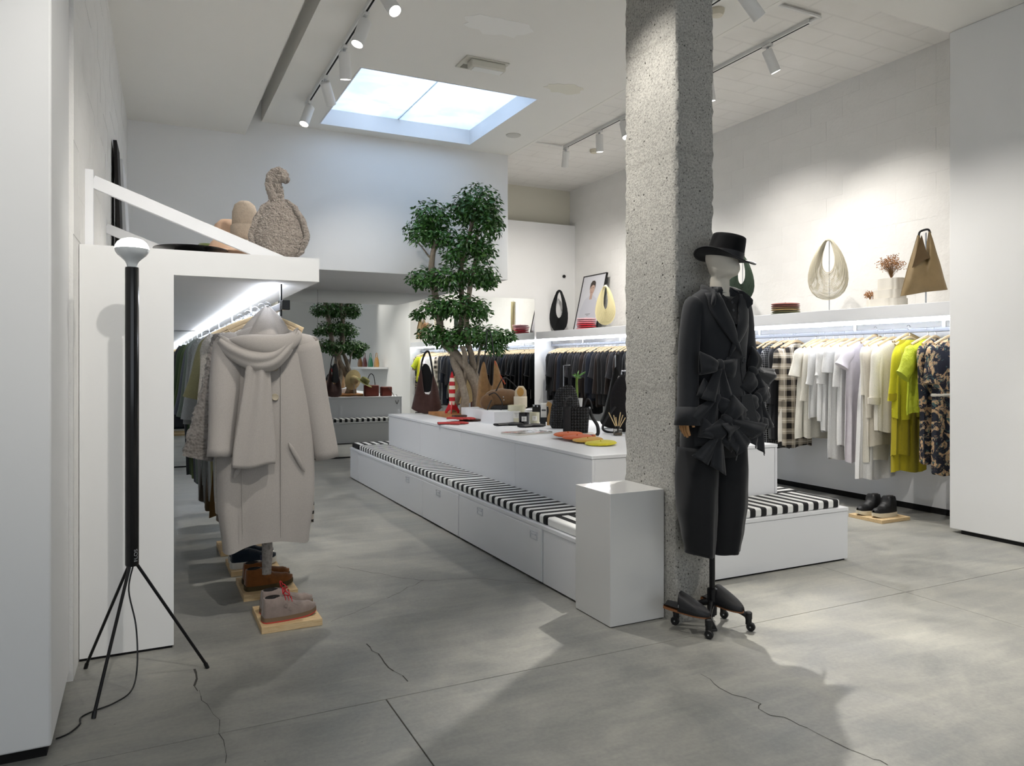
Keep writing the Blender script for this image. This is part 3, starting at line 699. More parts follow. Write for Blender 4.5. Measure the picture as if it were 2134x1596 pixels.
def garment(name, label, cat, x, y, z, L, m, ws=0.2, wh=0.23, th=0.045, sl=0.5, r0=0.062, r1=0.048, out=0.045, ripple=0.35, seed=1, group=None, kind='top', rz=0.0, disp=0.0, hang=True, collar=None, fwd=0.0, cuff=None, buttons=0, outr=None):
    t = thing(name, label, cat, (x, y, z), rz, group)
    body = garment_body(L, ws, wh, th, ripple, seed, kind, disp=disp, nu=(130 if disp else 44), nv=(100 if disp else 26)).build('body' if kind != 'skirt' else 'skirt', m, t, smooth=70)
    if sl and kind != 'skirt':
        for s in (-1, 1):
            so = sleeve_mb(s, ws, sl, r0, r1, out if s < 0 or outr is None else outr, seed, th, disp, 40 if disp else 14, 60 if disp else 12, fwd).build('sleeve', m, t, smooth=70)
            if cuff: MB().xf(Matrix.Identity(4)).tube([(s * (ws - 0.015 + out), fwd, -0.06 - sl + 0.05), (s * (ws - 0.015 + out), fwd, -0.066 - sl)], r1 * 1.1, 14, True, min(1, th / r0 * 0.8), up=(0, 1, 0)).build('cuff', cuff, so)
    if collar:
        MB().tube(spline([(-0.06, 0.02, 0.005), (-0.072, -th * 0.5, -0.012), (-0.03, -th * 1.0, -0.06), (0.0, -th * 1.08, -0.085)], 8), [0.011, 0.016, 0.018, 0.018, 0.017, 0.016, 0.015, 0.013, 0.008], 6, True, 0.4).build('collar', collar, t)
        MB().tube(spline([(0.06, 0.02, 0.005), (0.072, -th * 0.5, -0.012), (0.03, -th * 1.0, -0.06), (0.0, -th * 1.08, -0.085)], 8), [0.011, 0.016, 0.018, 0.018, 0.017, 0.016, 0.015, 0.013, 0.008], 6, True, 0.4).build('collar', collar, t)
    for i in range(buttons):
        MB().lathe([(0.0, 0), (0.009, 0), (0.009, 0.003), (0, 0.004)], 12).xf(Matrix.Translation((0, -th * 1.07 - 0.001, -0.16 - 0.1 * i)) @ Matrix.Rotation(PI / 2, 4, 'X')).build('button', M_blackp, t)
    if hang:
        hz = 0.012 if kind != 'skirt' else 0.04
        h = inst('hanger', ME_hanger, t, (0, 0, hz)); inst('hook', ME_hook, h, (0, 0, 0.005))
    return t
# ---- right rail, near to far. name, label, category, cloth, dark left-edge px, hem px y, options
RZ = 1.557
def rxy(y): return 6.07 - (y - 3.8) * 0.165 / 6.7
def right(px, hem, name, label, cat, m, seed, **k):
    reach = k.get('ws', 0.2) + k.get('out', 0.045) + 0.02 if k.get('sl', 0.5) and k.get('kind') != 'skirt' else k.get('wh', 0.23)
    y = 5.0
    for _ in range(4): y = on_x(px, hem, rxy(y) - reach).y
    q = on_x(px + 12, hem, rxy(y) - k.get('wh', 0.23)); L = RZ - q.z
    return garment(name, label, cat, rxy(y), y, RZ, L, m, seed=seed, rz=math.radians(random.Random(seed).uniform(-9, 5)), **k)
right(1938, 990, 'dress', 'dark floral print dress with a cream belt, nearest the right wall edge', 'dress', F['floral'], 1, wh=0.21, sl=0.30, out=0.06, r1=0.07, th=0.05)
b = C.objects[-1]
right(1909, 966, 'coat', 'dark floral print long coat beside the lime quilted jacket', 'coat', F['floral'], 2, wh=0.20, sl=0.5, out=0.03, th=0.045, collar=F['steel'])
right(1874, 862, 'jacket', 'lime green quilted jacket with a sleeve sticking out', 'jacket', mat('lime_quilt', '#aeb72c', 0.6, 0, (14, 0.9, 0.02), (8, 0.12), 0.4), 3, wh=0.24, sl=0.24, out=0.15, r0=0.085, r1=0.075, th=0.05, fwd=-0.02)
right(1864, 985, 'skirt', 'long mustard yellow skirt under the lime jacket', 'skirt', F['mustard'], 4, kind='skirt', wh=0.19)
right(1856, 873, 'sweater', 'yellow green sweatshirt with long sleeves beside the cream tops', 'sweater', F['yellow'], 5, wh=0.22, sl=0.46, out=0.03, cuff=F['mustard'])
right(1858, 950, 'trousers', 'mustard trousers folded over a hanger beside the cream sweatshirt', 'trousers', F['mustard'], 6, kind='skirt', wh=0.22)
right(1820, 900, 'sweater', 'cream sweatshirt with balloon sleeves left of the yellow one', 'sweater', F['ivory'], 7, wh=0.22, sl=0.50, out=0.05, r1=0.062, cuff=F['cream'])
right(1806, 930, 'sweater', 'thin cream long-sleeved jumper hanging between paler tops', 'sweater', F['cream'], 8, wh=0.21, sl=0.62, out=0.02, r1=0.04)
right(1794, 962, 'dress', 'narrow ivory tunic dress left of the cream jumpers', 'dress', F['ivory'], 9, wh=0.2, sl=0.42, out=0.02)
right(1787, 1000, 'skirt', 'long white pleated skirt, lowest hem above the ankle boots', 'skirt', F['white2'], 10, kind='skirt', wh=0.24, ripple=0.5, th=0.055)
right(1752, 962, 'dress', 'pale lilac satin dress with cap sleeves', 'dress', F['satin'], 11, wh=0.22, sl=0.16, out=0.07, r1=0.075, ripple=0.5)
right(1742, 930, 'blouse', 'soft white blouse right behind the lilac satin dress', 'blouse', F['white'], 12, wh=0.21, sl=0.35, out=0.03)
right(1722, 957, 'dress', 'straight white long dress left of the lilac satin', 'dress', F['white2'], 13, wh=0.22, sl=0.22, out=0.045, r1=0.065)
right(1708, 900, 'blouse', 'white voile blouse with a rounded hem, mid-rail', 'blouse', F['white'], 14, wh=0.22, sl=0.33, out=0.05, r1=0.06)
right(1696, 880, 'blouse', 'white cropped blouse with half sleeves, mid-rail', 'blouse', F['white'], 15, wh=0.23, sl=0.26, out=0.045, r1=0.07)
right(1682, 872, 'blouse', 'plain white t-shirt blouse next to the ivory balloon top', 'blouse', F['white2'], 16, wh=0.22, sl=0.34, out=0.04)
right(1672, 912, 'blouse', 'off-white crinkled shirt behind the ivory balloon top', 'blouse', F['ivory'], 17, wh=0.21, sl=0.5, out=0.02)
right(1659, 914, 'blouse', 'ivory balloon blouse with drop shoulders beside the plaid shirt', 'blouse', F['ivory'], 18, wh=0.25, sl=0.26, out=0.05, r0=0.08, r1=0.08, th=0.055)
right(1625, 932, 'shirt', 'long black and cream plaid shirt behind the shorter plaid one', 'shirt', F['plaid'], 20, wh=0.21, sl=0.5, out=0.02)
right(1615, 922, 'shirt', 'beige and black plaid flannel shirt jacket with a cropped sleeve', 'shirt', F['plaid'], 19, wh=0.22, sl=0.30, out=0.05, r0=0.085, r1=0.08, th=0.05)
right(1606, 918, 'jacket', 'black wool jacket left of the plaid shirt', 'jacket', F['black2'], 21, wh=0.21, sl=0.55, out=0.03, collar=F['navy'])
right(1595, 915, 'jacket', 'charcoal blazer right behind the windowpane shirt', 'jacket', F['char'], 22, wh=0.21, sl=0.55, out=0.03)
right(1578, 938, 'shirt', 'black windowpane check shirt beside the mannequin', 'shirt', F['grid'], 23, wh=0.22, sl=0.5, out=0.03)
right(1568, 930, 'jacket', 'dark navy jacket with a shawl collar beside the mannequin', 'jacket', F['navy'], 24, wh=0.21, sl=0.55, out=0.03, collar=F['black'])
# cream belt on the near floral dress
dress = [o for o in C.objects if o.name == 'dress'][0]
MB().tube([(0.215 * math.cos(a * PI / 10) , 0.056 * math.sin(a * PI / 10), -0.47) for a in range(21)], 0.013, 8, False, 0.5).build('belt', F['ivory'], dress)
# dark garments on the rest of the rail: four kinds, copied
def dark_kind(i, nm, lab, m, L, **k):
    y = 10.25 - i * 0.085
    return garment(nm, lab, nm, rxy(y), y, RZ, L, m, seed=40 + i, rz=0.03 * (i - 2), group=lab, **k)
kinds = [dark_kind(0, 'coat', 'black collared coat in the packed far row of the right rail', F['black'], 0.78, wh=0.22, sl=0.56, out=0.035, collar=F['black2']),
         dark_kind(1, 'blouse', 'black short-sleeved top in the packed far row of the right rail', F['black2'], 0.70, wh=0.22, sl=0.34, out=0.06, r1=0.07),
         dark_kind(2, 'dress', 'long black dress in the packed far row of the right rail', F['black3'], 0.95, wh=0.22, sl=0.58, out=0.02),
         dark_kind(3, 'jacket', 'blackish brown jacket in the packed far row of the right rail', F['brownblk'], 0.82, wh=0.21, sl=0.56, out=0.03),
         dark_kind(4, 'jacket', 'navy black collared jacket in the packed far row of the right rail', F['navy'], 0.74, wh=0.22, sl=0.56, out=0.04, collar=F['black'])]
r = random.Random(77); y = 10.25 - 5 * 0.085; ystop = min(o.location.y for o in C.objects if o.get('label', '').startswith('dark navy jacket with a shawl')) + 0.12
while y > ystop:
    k = r.choice(kinds); c = copy_tree(k); c.location = (rxy(y) + r.uniform(-0.008, 0.008), y, RZ); c.rotation_euler.z = r.uniform(-0.14, 0.1); y -= r.uniform(0.08, 0.10)
# ---- left rail, behind the hero coat
LX, LZ = 0.62, 1.572
def left(y, hem, name, label, cat, m, seed, **k):
    return garment(name, label, cat, LX + (0.075 if name == 'cardigan' else 0), y, LZ, LZ - hem, m, seed=seed, rz=math.radians(random.Random(seed).uniform(-6, 8)), outr=-0.01, **k)
left(4.36, 0.40, 'coat', 'long grey curly shearling coat right behind the wool coat', 'coat', F['curly'], 51, ws=0.21, wh=0.215, th=0.055, sl=0.66, r0=0.085, r1=0.075, out=0.185, disp=0.014, ripple=0.15)
left(4.50, 0.50, 'sweater', 'cream waffle knit sweater behind the shearling coat', 'sweater', F['cable'], 52, ws=0.270, wh=0.27, sl=0.56, out=0.07, th=0.05, r0=0.085, r1=0.07)
left(4.66, 0.55, 'jacket', 'pale grey wool jacket with a soft collar on the left rail', 'jacket', F['pgrey'], 53, ws=0.285, wh=0.26, sl=0.58, out=0.07, th=0.05, collar=F['grey'])
left(4.78, 0.34, 'cardigan', 'black striped knit cardigan peeking out behind the wool coat shoulder', 'cardigan', F['stripe'], 54, ws=0.25, wh=0.28, sl=0.60, out=0.0, th=0.05, r0=0.075)
left(4.92, 0.60, 'shirt', 'khaki cream shirt with rolled sleeves on the left rail', 'shirt', F['olive2'], 55, ws=0.290, wh=0.25, sl=0.36, out=0.07, r1=0.06, collar=F['olive2'])
left(5.12, 0.48, 'shirt', 'light grey shirt with wide cuffs on the left rail', 'shirt', F['pgrey'], 56, ws=0.295, wh=0.26, sl=0.50, out=0.07, r1=0.065, collar=F['pgrey'])
left(5.34, 0.42, 'jacket', 'grey padded vest jacket with a drawcord on the left rail', 'jacket', mat('grey_padding', '#7f827f', 0.7, 0, (16, 0.8, 0.02), (10, 0.1)), 57, ws=0.300, wh=0.27, sl=0.55, out=0.07)
left(5.56, 0.50, 'shirt', 'pale sage green shirt, collar up, on the left rail', 'shirt', F['sage2'], 58, ws=0.300, wh=0.26, sl=0.55, out=0.07, collar=F['sage2'])
left(5.80, 0.36, 'dress', 'long slate grey dress on the left rail', 'dress', F['grey'], 59, ws=0.300, wh=0.27, sl=0.52, out=0.07)
left(6.08, 0.46, 'jacket', 'dusty sage jacket with full sleeves on the left rail', 'jacket', F['sage'], 60, ws=0.310, wh=0.27, sl=0.55, out=0.07, collar=F['sage'])
left(6.40, 0.40, 'jacket', 'blue grey overshirt on the left rail', 'jacket', F['steel'], 61, ws=0.310, wh=0.27, sl=0.55, out=0.07)
left(6.75, 0.40, 'jacket', 'deep olive green jacket next to the white panel edge', 'jacket', F['olive'], 62, ws=0.310, wh=0.27, sl=0.56, out=0.07)
left(7.2, 0.36, 'coat', 'dark green long coat far along the left rail', 'coat', F['dkgreen'], 63, ws=0.310, wh=0.26, sl=0.56, out=0.07)
left(7.7, 0.30, 'coat', 'charcoal coat far along the left rail', 'coat', F['char'], 64, ws=0.310, wh=0.26, sl=0.56, out=0.07)
left(4.58, 0.44, 'trousers', 'long taupe wool trousers hanging low behind the shearling', 'trousers', F['taupe'], 65, kind='skirt', wh=0.25, th=0.035)
left(4.86, 0.42, 'skirt', 'long brown corduroy skirt low on the left rail', 'skirt', F['brown2'], 66, kind='skirt', wh=0.26, th=0.04)
left(5.22, 0.40, 'skirt', 'long dark brown skirt low on the left rail', 'skirt', F['brown'], 67, kind='skirt', wh=0.27, th=0.04)
left(5.68, 0.38, 'trousers', 'mud brown trousers low on the left rail', 'trousers', F['mud'], 68, kind='skirt', wh=0.28, th=0.04)
# ================================================================== HERO WOOL COAT AND SCARF
hc = thing('coat', 'long greige wool coat at the front of the left rack wearing a draped scarf', 'coat', (0.59, 4.16, LZ))
def hero():
    L = 1.165; th = 0.095
    tab = [(0, 0.06, 0.05), (0.02, 0.085, 0.07), (0.05, 0.155, 0.07), (0.085, 0.205, 0.08), (0.16, 0.222, 0.09), (0.35, 0.236, th), (0.6, 0.25, th), (0.8, 0.25, th), (1.0, 0.222, th * 0.9)]
    def f(u, v):
        a, b = prof(tab, v); an = 2 * PI * u; x = a * sgnp(math.cos(an), 0.8); y = b * sgnp(math.sin(an), 0.75)
        y += 0.010 * v * math.sin(6 * an + 1.0) + 0.012 * max(0, v - 0.1) * math.sin(2.5 * an + 4 * v)
        if math.sin(an) < 0: y -= 0.016 * math.exp(-((x - 0.12) / 0.05) ** 2) * min(1, v * 2)
        return (x, y, -v * L - 0.03 * v * (0.6 - x * 2.2) * (1 if v > 0.9 else v) + 0.02 * v * math.sin(an * 3))
    mb = MB(); mb.grid(f, 72, 44, True, True); mb.f.append(tuple(range(72)))
    mb.build('body', F['coat'], hc, smooth=70)
    for s in (-1, 1):
        pts = []; rs = []
        for i in range(17):
            t = i / 16
            pts.append((s * (0.185 + (0.06 if s < 0 else 0.13) * t ** 0.9), -0.01 - (0.085 if s < 0 else 0.03) * t, -0.12 - (0.58 if s < 0 else 0.625) * t)); rs.append(lerp(0.085, 0.06, t) * (1 + 0.05 * math.sin(7 * t + s)))
        so = MB().tube(pts, rs, 22, False, 0.85, up=(0, 1, 0)).build('sleeve', F['coat'], hc, smooth=70, solid=0.004)
        MB().ball((s * 0.182, -0.005, -0.13), 0.084, 0.072, 0.072, 20, 12).build('shoulder', F['coat'], so, smooth=80)
    # placket edge, side seam, slanted pocket welts: thin ridges lying on the cloth
    def fy(x, v):
        aa, bb = prof(tab, v); c = min(0.999, abs(x) / aa) ** (1 / 0.8); return -bb * math.sqrt(1 - c * c) ** 0.75 - 0.016 * math.exp(-((x - 0.12) / 0.05) ** 2) * min(1, v * 2) - 0.012 * v
    MB().tube([(0.058, fy(0.058, v) - 0.001, -v * L) for v in [0.17 + 0.81 * i / 24 for i in range(25)]], 0.0032, 6).build('placket_edge', F['coat'], hc)
    MB().tube([(-0.15 + 0.02 * v, fy(-0.15, v) - 0.001, -v * L) for v in [0.45 + 0.5 * i / 14 for i in range(15)]], 0.0022, 6).build('seam', F['coat'], hc)
    for x0, x1, v0, v1 in ((0.095, 0.185, 0.55, 0.69), (-0.13, -0.175, 0.62, 0.70)):
        MB().tube([(lerp(x0, x1, i / 10), fy(lerp(x0, x1, i / 10), lerp(v0, v1, i / 10)) - 0.004, -L * lerp(v0, v1, i / 10)) for i in range(11)], [0.003, 0.008, 0.011, 0.012, 0.012, 0.012, 0.012, 0.012, 0.011, 0.008, 0.003], 8, True, 0.5).build('pocket_welt', F['coat'], hc)
    Mb = mat('horn_button', '#b3a892', 0.35)
    for z in (-0.245, -0.40):
        bo = MB().lathe([(0.0, 0.0), (0.0165, 0.0), (0.0185, 0.003), (0.0165, 0.006), (0.012, 0.004), (0.0, 0.004)], 20).xf(Matrix.Translation((0.028, fy(0.028, -z / L) - 0.004, z)) @ Matrix.Rotation(PI / 2, 4, 'X')).build('button', Mb, hc)
    h = inst('hanger', ME_hanger, hc, (0, 0, 0.02)); inst('hook', ME_hook, h, (0, 0, 0.0))
hero()
sf = thing('scarf', 'greige wool scarf wrapped round the collar of the hanging coat', 'scarf', (0.59, 4.16, LZ))
def scarf():
    # cowl: cloth gathered round the neck and drawn up to a peak at the hook
    def cowl(u, v):
        a = 2 * PI * u; k = v ** 1.5; f_ = math.sin(4 * a + 3.0 * v + 0.6) * 0.6 + math.sin(7 * a - 2.0 * v) * 0.4
        rx = lerp(0.158, 0.016, k) + 0.020 * f_ * (1 - 0.7 * v) * min(1, (1 - v) * 4) + 0.004 * math.sin(PI * v); ry = lerp(0.118, 0.014, k) + 0.018 * f_ * (1 - 0.7 * v) * min(1, (1 - v) * 4) + 0.004 * math.sin(PI * v)
        cx = lerp(-0.012, 0.0, v); cy = lerp(-0.03, 0.0, v)
        return (cx + rx * math.cos(a), cy + ry * math.sin(a), -0.17 + 0.25 * v + 0.012 * math.cos(a - 0.6) * (1 - v) + 0.006 * f_)
    mb = MB(); mb.grid(cowl, 80, 30, True); mb.build('wrap', F['coat'], sf, smooth=85)
    # second layer: a fold turned over the first, open at the right of the neck
    def fold(u, v):
        a = lerp(-2.75, 0.15, u); rr = 0.165 + 0.012 * math.sin(3 * u + 1); b = PI * v
        return (-0.012 + (rr + 0.030 * math.sin(b)) * math.cos(a) * 0.98, -0.03 + (rr * 0.76 + 0.030 * math.sin(b)) * math.sin(a), -0.10 + 0.05 * math.cos(b) * max(0.02, math.sin(PI * u)) ** 0.6 - 0.035 * math.sin(PI * u) + 0.05 * u ** 2 + 0.004 * math.sin(9 * u))
    MB().grid(fold, 40, 12).build('fold', F['coat'], sf, smooth=85, solid=0.008)
    # draped crossing band and the hanging tail
    def band(u, v):
        p = spl[int(u * 40)]; t = u
        return (p.x + 0.006 * math.sin(v * 5 + u * 3), p.y - 0.03 * math.sin(PI * v) - 0.007 * math.sin(v * 13 + u * 7) * math.sin(PI * v), p.z + lerp(0.062, -0.055, v) * (0.25 + 0.75 * max(0.0, math.sin(PI * min(1, max(0, u)))) ** 0.6) + 0.006 * math.sin(u * 6))
    spl = spline([(-0.245, -0.04, -0.10), (-0.19, -0.10, -0.16), (-0.09, -0.155, -0.21), (0.01, -0.165, -0.20), (0.09, -0.14, -0.13), (0.15, -0.07, -0.05)], 40)
    MB().grid(band, 40, 14).build('band', F['coat'], sf, smooth=80, solid=0.010)
    def tail(u, v):
        w = lerp(0.052, 0.105, min(1, v * 1.15)); cx = lerp(-0.06, -0.085, v)
        return (cx + (u - 0.5) * 2 * w, -0.150 - 0.020 * math.cos((u - 0.45) * 3) - 0.010 * math.sin(u * 12 + v * 2) * (1 - 0.5 * v), -0.19 - 0.56 * v - 0.008 * math.sin(u * 5))
    MB().grid(tail, 22, 30).build('tail', F['coat'], sf, smooth=80, solid=0.012)
scarf()
# shearling belt end hanging below the coat hem
tag(MB().tube([(0, 0, 0.0), (0.005, 0, -0.12), (0.0, 0, -0.25)], [0.026, 0.03, 0.024], 24, True, 0.7).build('fleece_belt', F['curly'], loc=(0.615, 4.34, 0.42)), 'curly grey fleece belt end dangling below the wool coat', 'belt')
# ================================================================== TREE ON THE TABLE
def _bark():
    s = NT('pale_bark'); n = s.noise(7, 5, 0.65); f = s.noise(40, 4, 0.6)
    c = s.mix(0.4, s.ramp(n, [(0.3, '#6f6457'), (0.7, '#aa9f90')]), s.ramp(f, [(0.35, '#6d6153'), (0.65, '#a89c8a')]))
    s.set(Base_Color=c, Roughness=0.9); s.bump(f, 0.5, 0.006); return s.m
M_bark = _bark()
def _leaf():
    s = NT('glossy_leaf'); i = s.n('ShaderNodeObjectInfo').outputs['Random']; n = s.noise(9, 3)
    c = s.mix(0.6, s.ramp(n, [(0.35, '#20421a'), (0.6, '#43772c'), (0.76, '#7fab48')]), s.ramp(i, [(0.0, '#2c571f'), (1.0, '#5a8c38')]))
    s.set(Base_Color=c, Roughness=0.32); s.b.inputs['Specular IOR Level'].default_value = 0.5; return s.m
M_leaf = _leaf()
TR = Vector((3.215, 7.66, TZ)); PXM = 187.3
tree = thing('tree', 'bonsai-like ficus tree with twisted trunks in a wooden tray on the table', 'tree', TR, -YAW)
def tp(px, py, y=0.0): return Vector(((px - 966) * 1.05 / PXM, y, (856 - py) * 1.03 / PXM))
def trunk(pts, r0, r1, seed):
    P = spline([tp(*p) for p in pts], 30); rs = [0.70 * lerp(r0, r1, i / 30) * (1 + 0.10 * noise.noise(Vector((seed, i * 0.35, 0)))) for i in range(31)]
    mb = MB().tube(P, rs, 14)
    mb.v = [tuple(Vector(v) + 0.012 * noise.noise_vector(Vector(v) * 9 + Vector((seed, 0, 0)))) for v in mb.v]
    mb.v = [(v[0], v[1], max(v[2], 0.037)) for v in mb.v]; mb.build('trunk', M_bark, tree, smooth=80)
trunk([(982, 862, 0), (990, 820, 0.05), (975, 770, -0.02), (945, 730, 0), (918, 700, 0.05), (912, 650, 0.06), (902, 590, 0.03), (898, 550, 0.0), (905, 500, 0), (900, 460, 0)], 0.085, 0.035, 1)
trunk([(962, 862, -0.12), (966, 815, -0.12), (952, 770, -0.06), (940, 735, 0.02), (948, 700, 0.10), (958, 650, 0.08), (955, 590, 0.05), (957, 550, 0.02), (970, 500, 0), (985, 440, 0)], 0.07, 0.03, 2)
trunk([(1000, 862, 0.10), (996, 820, 0.12), (985, 780, 0.08), (978, 740, 0.02), (970, 700, -0.04), (968, 650, -0.03), (975, 590, 0), (985, 540, 0.05), (988, 490, 0)], 0.065, 0.028, 3)
trunk([(940, 862, 0.08), (948, 820, 0.05), (962, 790, 0.0), (966, 750, -0.05), (960, 715, -0.08)], 0.045, 0.045, 4)
trunk([(1012, 862, -0.05), (1004, 835, 0.0), (998, 800, 0.02)], 0.05, 0.03, 5)
trunk([(985, 780, 0.02), (990, 750, 0.05), (996, 715, 0.06), (1015, 700, 0.05)], 0.025, 0.018, 6)
for a, b in (((903, 540, 0), (868, 500, 0.1)), ((905, 600, 0.03), (880, 575, -0.1)), ((957, 560, 0.02), (1005, 570, 0.05)), ((955, 640, 0.06), (995, 640, -0.1)), ((915, 660, 0.05), (885, 640, 0.1)), ((958, 700, 0.08), (1035, 690, 0)), ((918, 700, 0.05), (890, 690, -0.1))):
    trunk([a, tuple(lerp(Vector(a), Vector(b), 0.5) + Vector((0, 4, 0))), b], 0.018, 0.008, 7)
CL = [(992, 425, 48, 42, 0.24), (1008, 462, 38, 40, 0.22), (962, 440, 30, 34, 0.2), (900, 448, 42, 30, 0.22), (880, 480, 40, 30, 0.2), (918, 492, 38, 26, 0.2), (968, 505, 36, 28, 0.22), (1000, 522, 32, 24, 0.2), (945, 528, 30, 20, 0.2),
      (885, 578, 38, 24, 0.22), (932, 576, 46, 30, 0.26), (990, 568, 44, 30, 0.26), (1012, 580, 22, 20, 0.16),
      (912, 636, 38, 24, 0.24), (950, 632, 46, 28, 0.28), (990, 642, 32, 26, 0.22), (872, 650, 16, 10, 0.1),
      (900, 690, 34, 20, 0.24), (935, 698, 40, 24, 0.28), (975, 690, 40, 28, 0.28), (1015, 694, 40, 24, 0.24), (1046, 694, 22, 14, 0.14), (1025, 716, 24, 18, 0.16)]
ME_leaf = MB().add([(0, 0, 0), (0.011, 0.016, 0.003), (0.012, 0.032, 0.002), (0, 0.058, -0.004), (-0.012, 0.032, 0.002), (-0.011, 0.016, 0.003), (0, 0.03, -0.003)],
                   [(0, 1, 6), (1, 2, 6), (2, 3, 6), (3, 4, 6), (4, 5, 6), (5, 0, 6)]).mesh('leaf', M_leaf, 60)
rl = random.Random(11); leaves = []
for cx, cy, rx, ry, dy in CL:
    c = tp(cx, cy); n_ = int(rx * ry * 0.46) + 50
    for k in range(n_):
        d = Vector((rl.gauss(0, 1), rl.gauss(0, 1), rl.gauss(0, 1))).normalized(); q = rl.uniform(0.35, 1.04)
        p = c + Vector((d.x * rx / PXM * q, d.y * dy * q, d.z * ry / PXM * q))
        up = (d * 0.8 + Vector((rl.uniform(-.7, .7), rl.uniform(-.7, .7), rl.uniform(0.0, 1.0)))).normalized()
        fw = (d + Vector((rl.uniform(-.9, .9), rl.uniform(-.9, .9), rl.uniform(-.5, .3)))); fw = (fw - up * fw.dot(up))
        if fw.length < 0.1: continue
        fw.normalize(); rt = fw.cross(up); s = rl.uniform(0.68, 1.12)
        leaves.append((p.y + (0.0 if q > 0.85 else 0.3), Matrix((( rt.x * s, fw.x * s, up.x * s, p.x), (rt.y * s, fw.y * s, up.y * s, p.y), (rt.z * s, fw.z * s, up.z * s, p.z), (0, 0, 0, 1)))))
leaves.sort(key=lambda t_: t_[0])
for _, mx in leaves[:290]:
    o = inst('leaf', ME_leaf, tree); o.matrix_local = mx
mb = MB(); lv = [v.co.copy() for v in ME_leaf.vertices]; lf = [tuple(p.vertices) for p in ME_leaf.polygons]
for _, mx in leaves[290:]: mb.add([mx @ v for v in lv], lf)
tag(mb.build('foliage', M_leaf, tree, smooth=60), kind='stuff')
M_tray = mat('tray_wood', '#a5713f', 0.55, 0, (30, 0.1), (9, 0.18))
tr = thing('wooden_tray', 'long brown wooden tray under the tree trunks', 'tray', (3.21, 7.68, TZ))
for i in range(4): MB().box(-0.30, 0.36, -0.36 + i * 0.18 + 0.002, -0.36 + (i + 1) * 0.18 - 0.002, 0, 0.035).build('plank', M_tray, tr, bevel=0.003)
# ================================================================== BAG BUILDERS
def sheet(bottom, top, depth, nu=36, nv=22, pw=0.45, sag=0.0, wob=0.004, seed=1, closed_top=True):
    B = spline([(x, 0, z) for x, z in bottom], nu); T = spline([(x, 0, z) for x, z in top], nu); mb = MB()
    def f(side):
        def g(u, v):
            i = int(round(u * nu)); p = B[i].lerp(T[i], v); e = max(0.0, math.sin(PI * min(1, v * 0.92 + 0.08)) ) ** pw * max(0.0, 1 - abs(2 * u - 1) ** 4)
            y = depth * e * (1 - 0.55 * v) + wob * noise.noise(Vector((p.x * 12 + seed, p.z * 12, side)))
            return (p.x, side * max(y, 0.002), p.z - sag * math.sin(PI * u) * (1 - v) * 0)
        return g
    mb.grid(f(-1), nu, nv); mb.grid(f(1), nu, nv, False, True); return mb
def loop(pts, r, n=28, seg=8, flat=1.0): return MB().tube(spline(pts, n), r, seg, True, flat)
def suede(name, col): return mat(name, col, 0.9, 0, (160, 0.35, 0.002), (26, 0.14), 0.2, 0, 0.3)
def leather(name, col): return mat(name, col, 0.5, 0, (90, 0.2, 0.002), (10, 0.10))
M_blk_lea = leather('black_leather', '#17171a'); M_tan = leather('tan_leather', '#86714e'); M_brn = suede('dark_brown_suede', '#4a3430'); M_camel = suede('camel_suede', '#8a6a45')
M_camel2 = suede('umber_suede', '#6d5238')
# brown slouchy bag at the far left of the table
p = on_z(893, 862, TZ)
t = thing('handbag', 'slouchy dark brown suede shoulder bag, leftmost on the table', 'bag', (p.x, p.y, TZ), -YAW)
s_ = 1 / 176.0
def bp_(l): return [((x - 893) * s_, (862 - y) * s_) for x, y in l]
sheet(bp_([(858, 851), (870, 857), (893, 863), (910, 858), (920, 850)]), bp_([(872, 790), (878, 770), (884, 815), (890, 822), (897, 818), (902, 785), (906, 790), (912, 808)]), 0.07, 40, 22).build('body', M_brn, t, smooth=70)
sheet(bp_([(875, 815), (884, 818), (893, 818), (900, 812)]), bp_([(877, 770), (884, 760), (893, 765), (900, 785)]), 0.02, 24, 12).xf(Matrix.Translation((0, 0.05, 0))).build('lining', mat('black_lining', '#111113', 0.8), t, smooth=70)
loop([(x, 0.0, z) for x, z in bp_([(876, 785), (880, 755), (887, 737), (894, 737), (899, 760), (903, 790)])], 0.011, 30, 8, 0.5).build('strap', M_blk_lea, t)
# model rocket: plain red rocket with white bands (generic)
p = on_z(942, 868, TZ); M_red = mat('red_gloss', '#c4232b', 0.25); M_cream = mat('cream_gloss', '#e8dfcb', 0.3)
t = thing('model_rocket', 'red and cream model rocket standing on three fins', 'model', (p.x, p.y, TZ), -YAW)
rp = [(0.0, 0.50), (0.012, 0.47), (0.022, 0.43), (0.030, 0.38), (0.034, 0.31), (0.034, 0.22), (0.031, 0.15), (0.026, 0.09), (0.02, 0.075), (0.0, 0.075)]
def rr_at(z):
    for (ra, za), (rb_, zb) in zip(rp, rp[1:]):
        if zb <= z <= za: return lerp(ra, rb_, (za - z) / (za - zb + 1e-9))
    return 0.03
MB().lathe(rp[::-1], 24).build('fuselage', M_red, t)
for z0, z1 in ((0.385, 0.425), (0.30, 0.34), (0.215, 0.255), (0.13, 0.17)):
    MB().lathe([(rr_at(z0) + 0.0008, z0), (rr_at((z0 + z1) / 2) + 0.0008, (z0 + z1) / 2), (rr_at(z1) + 0.0008, z1)], 24).build('band', M_cream, t)
for k in range(3):
    a = k * 2 * PI / 3 + 0.5
    fin = [(0.018, 0.19), (0.055, 0.12), (0.092, 0.06), (0.098, 0.0), (0.075, 0.0), (0.062, 0.05), (0.02, 0.08)]
    MB().prism(fin, -0.006, 0.006, 'y').xf(Matrix.Rotation(a, 4, 'Z')).build('fin', M_red, t, bevel=0.003)
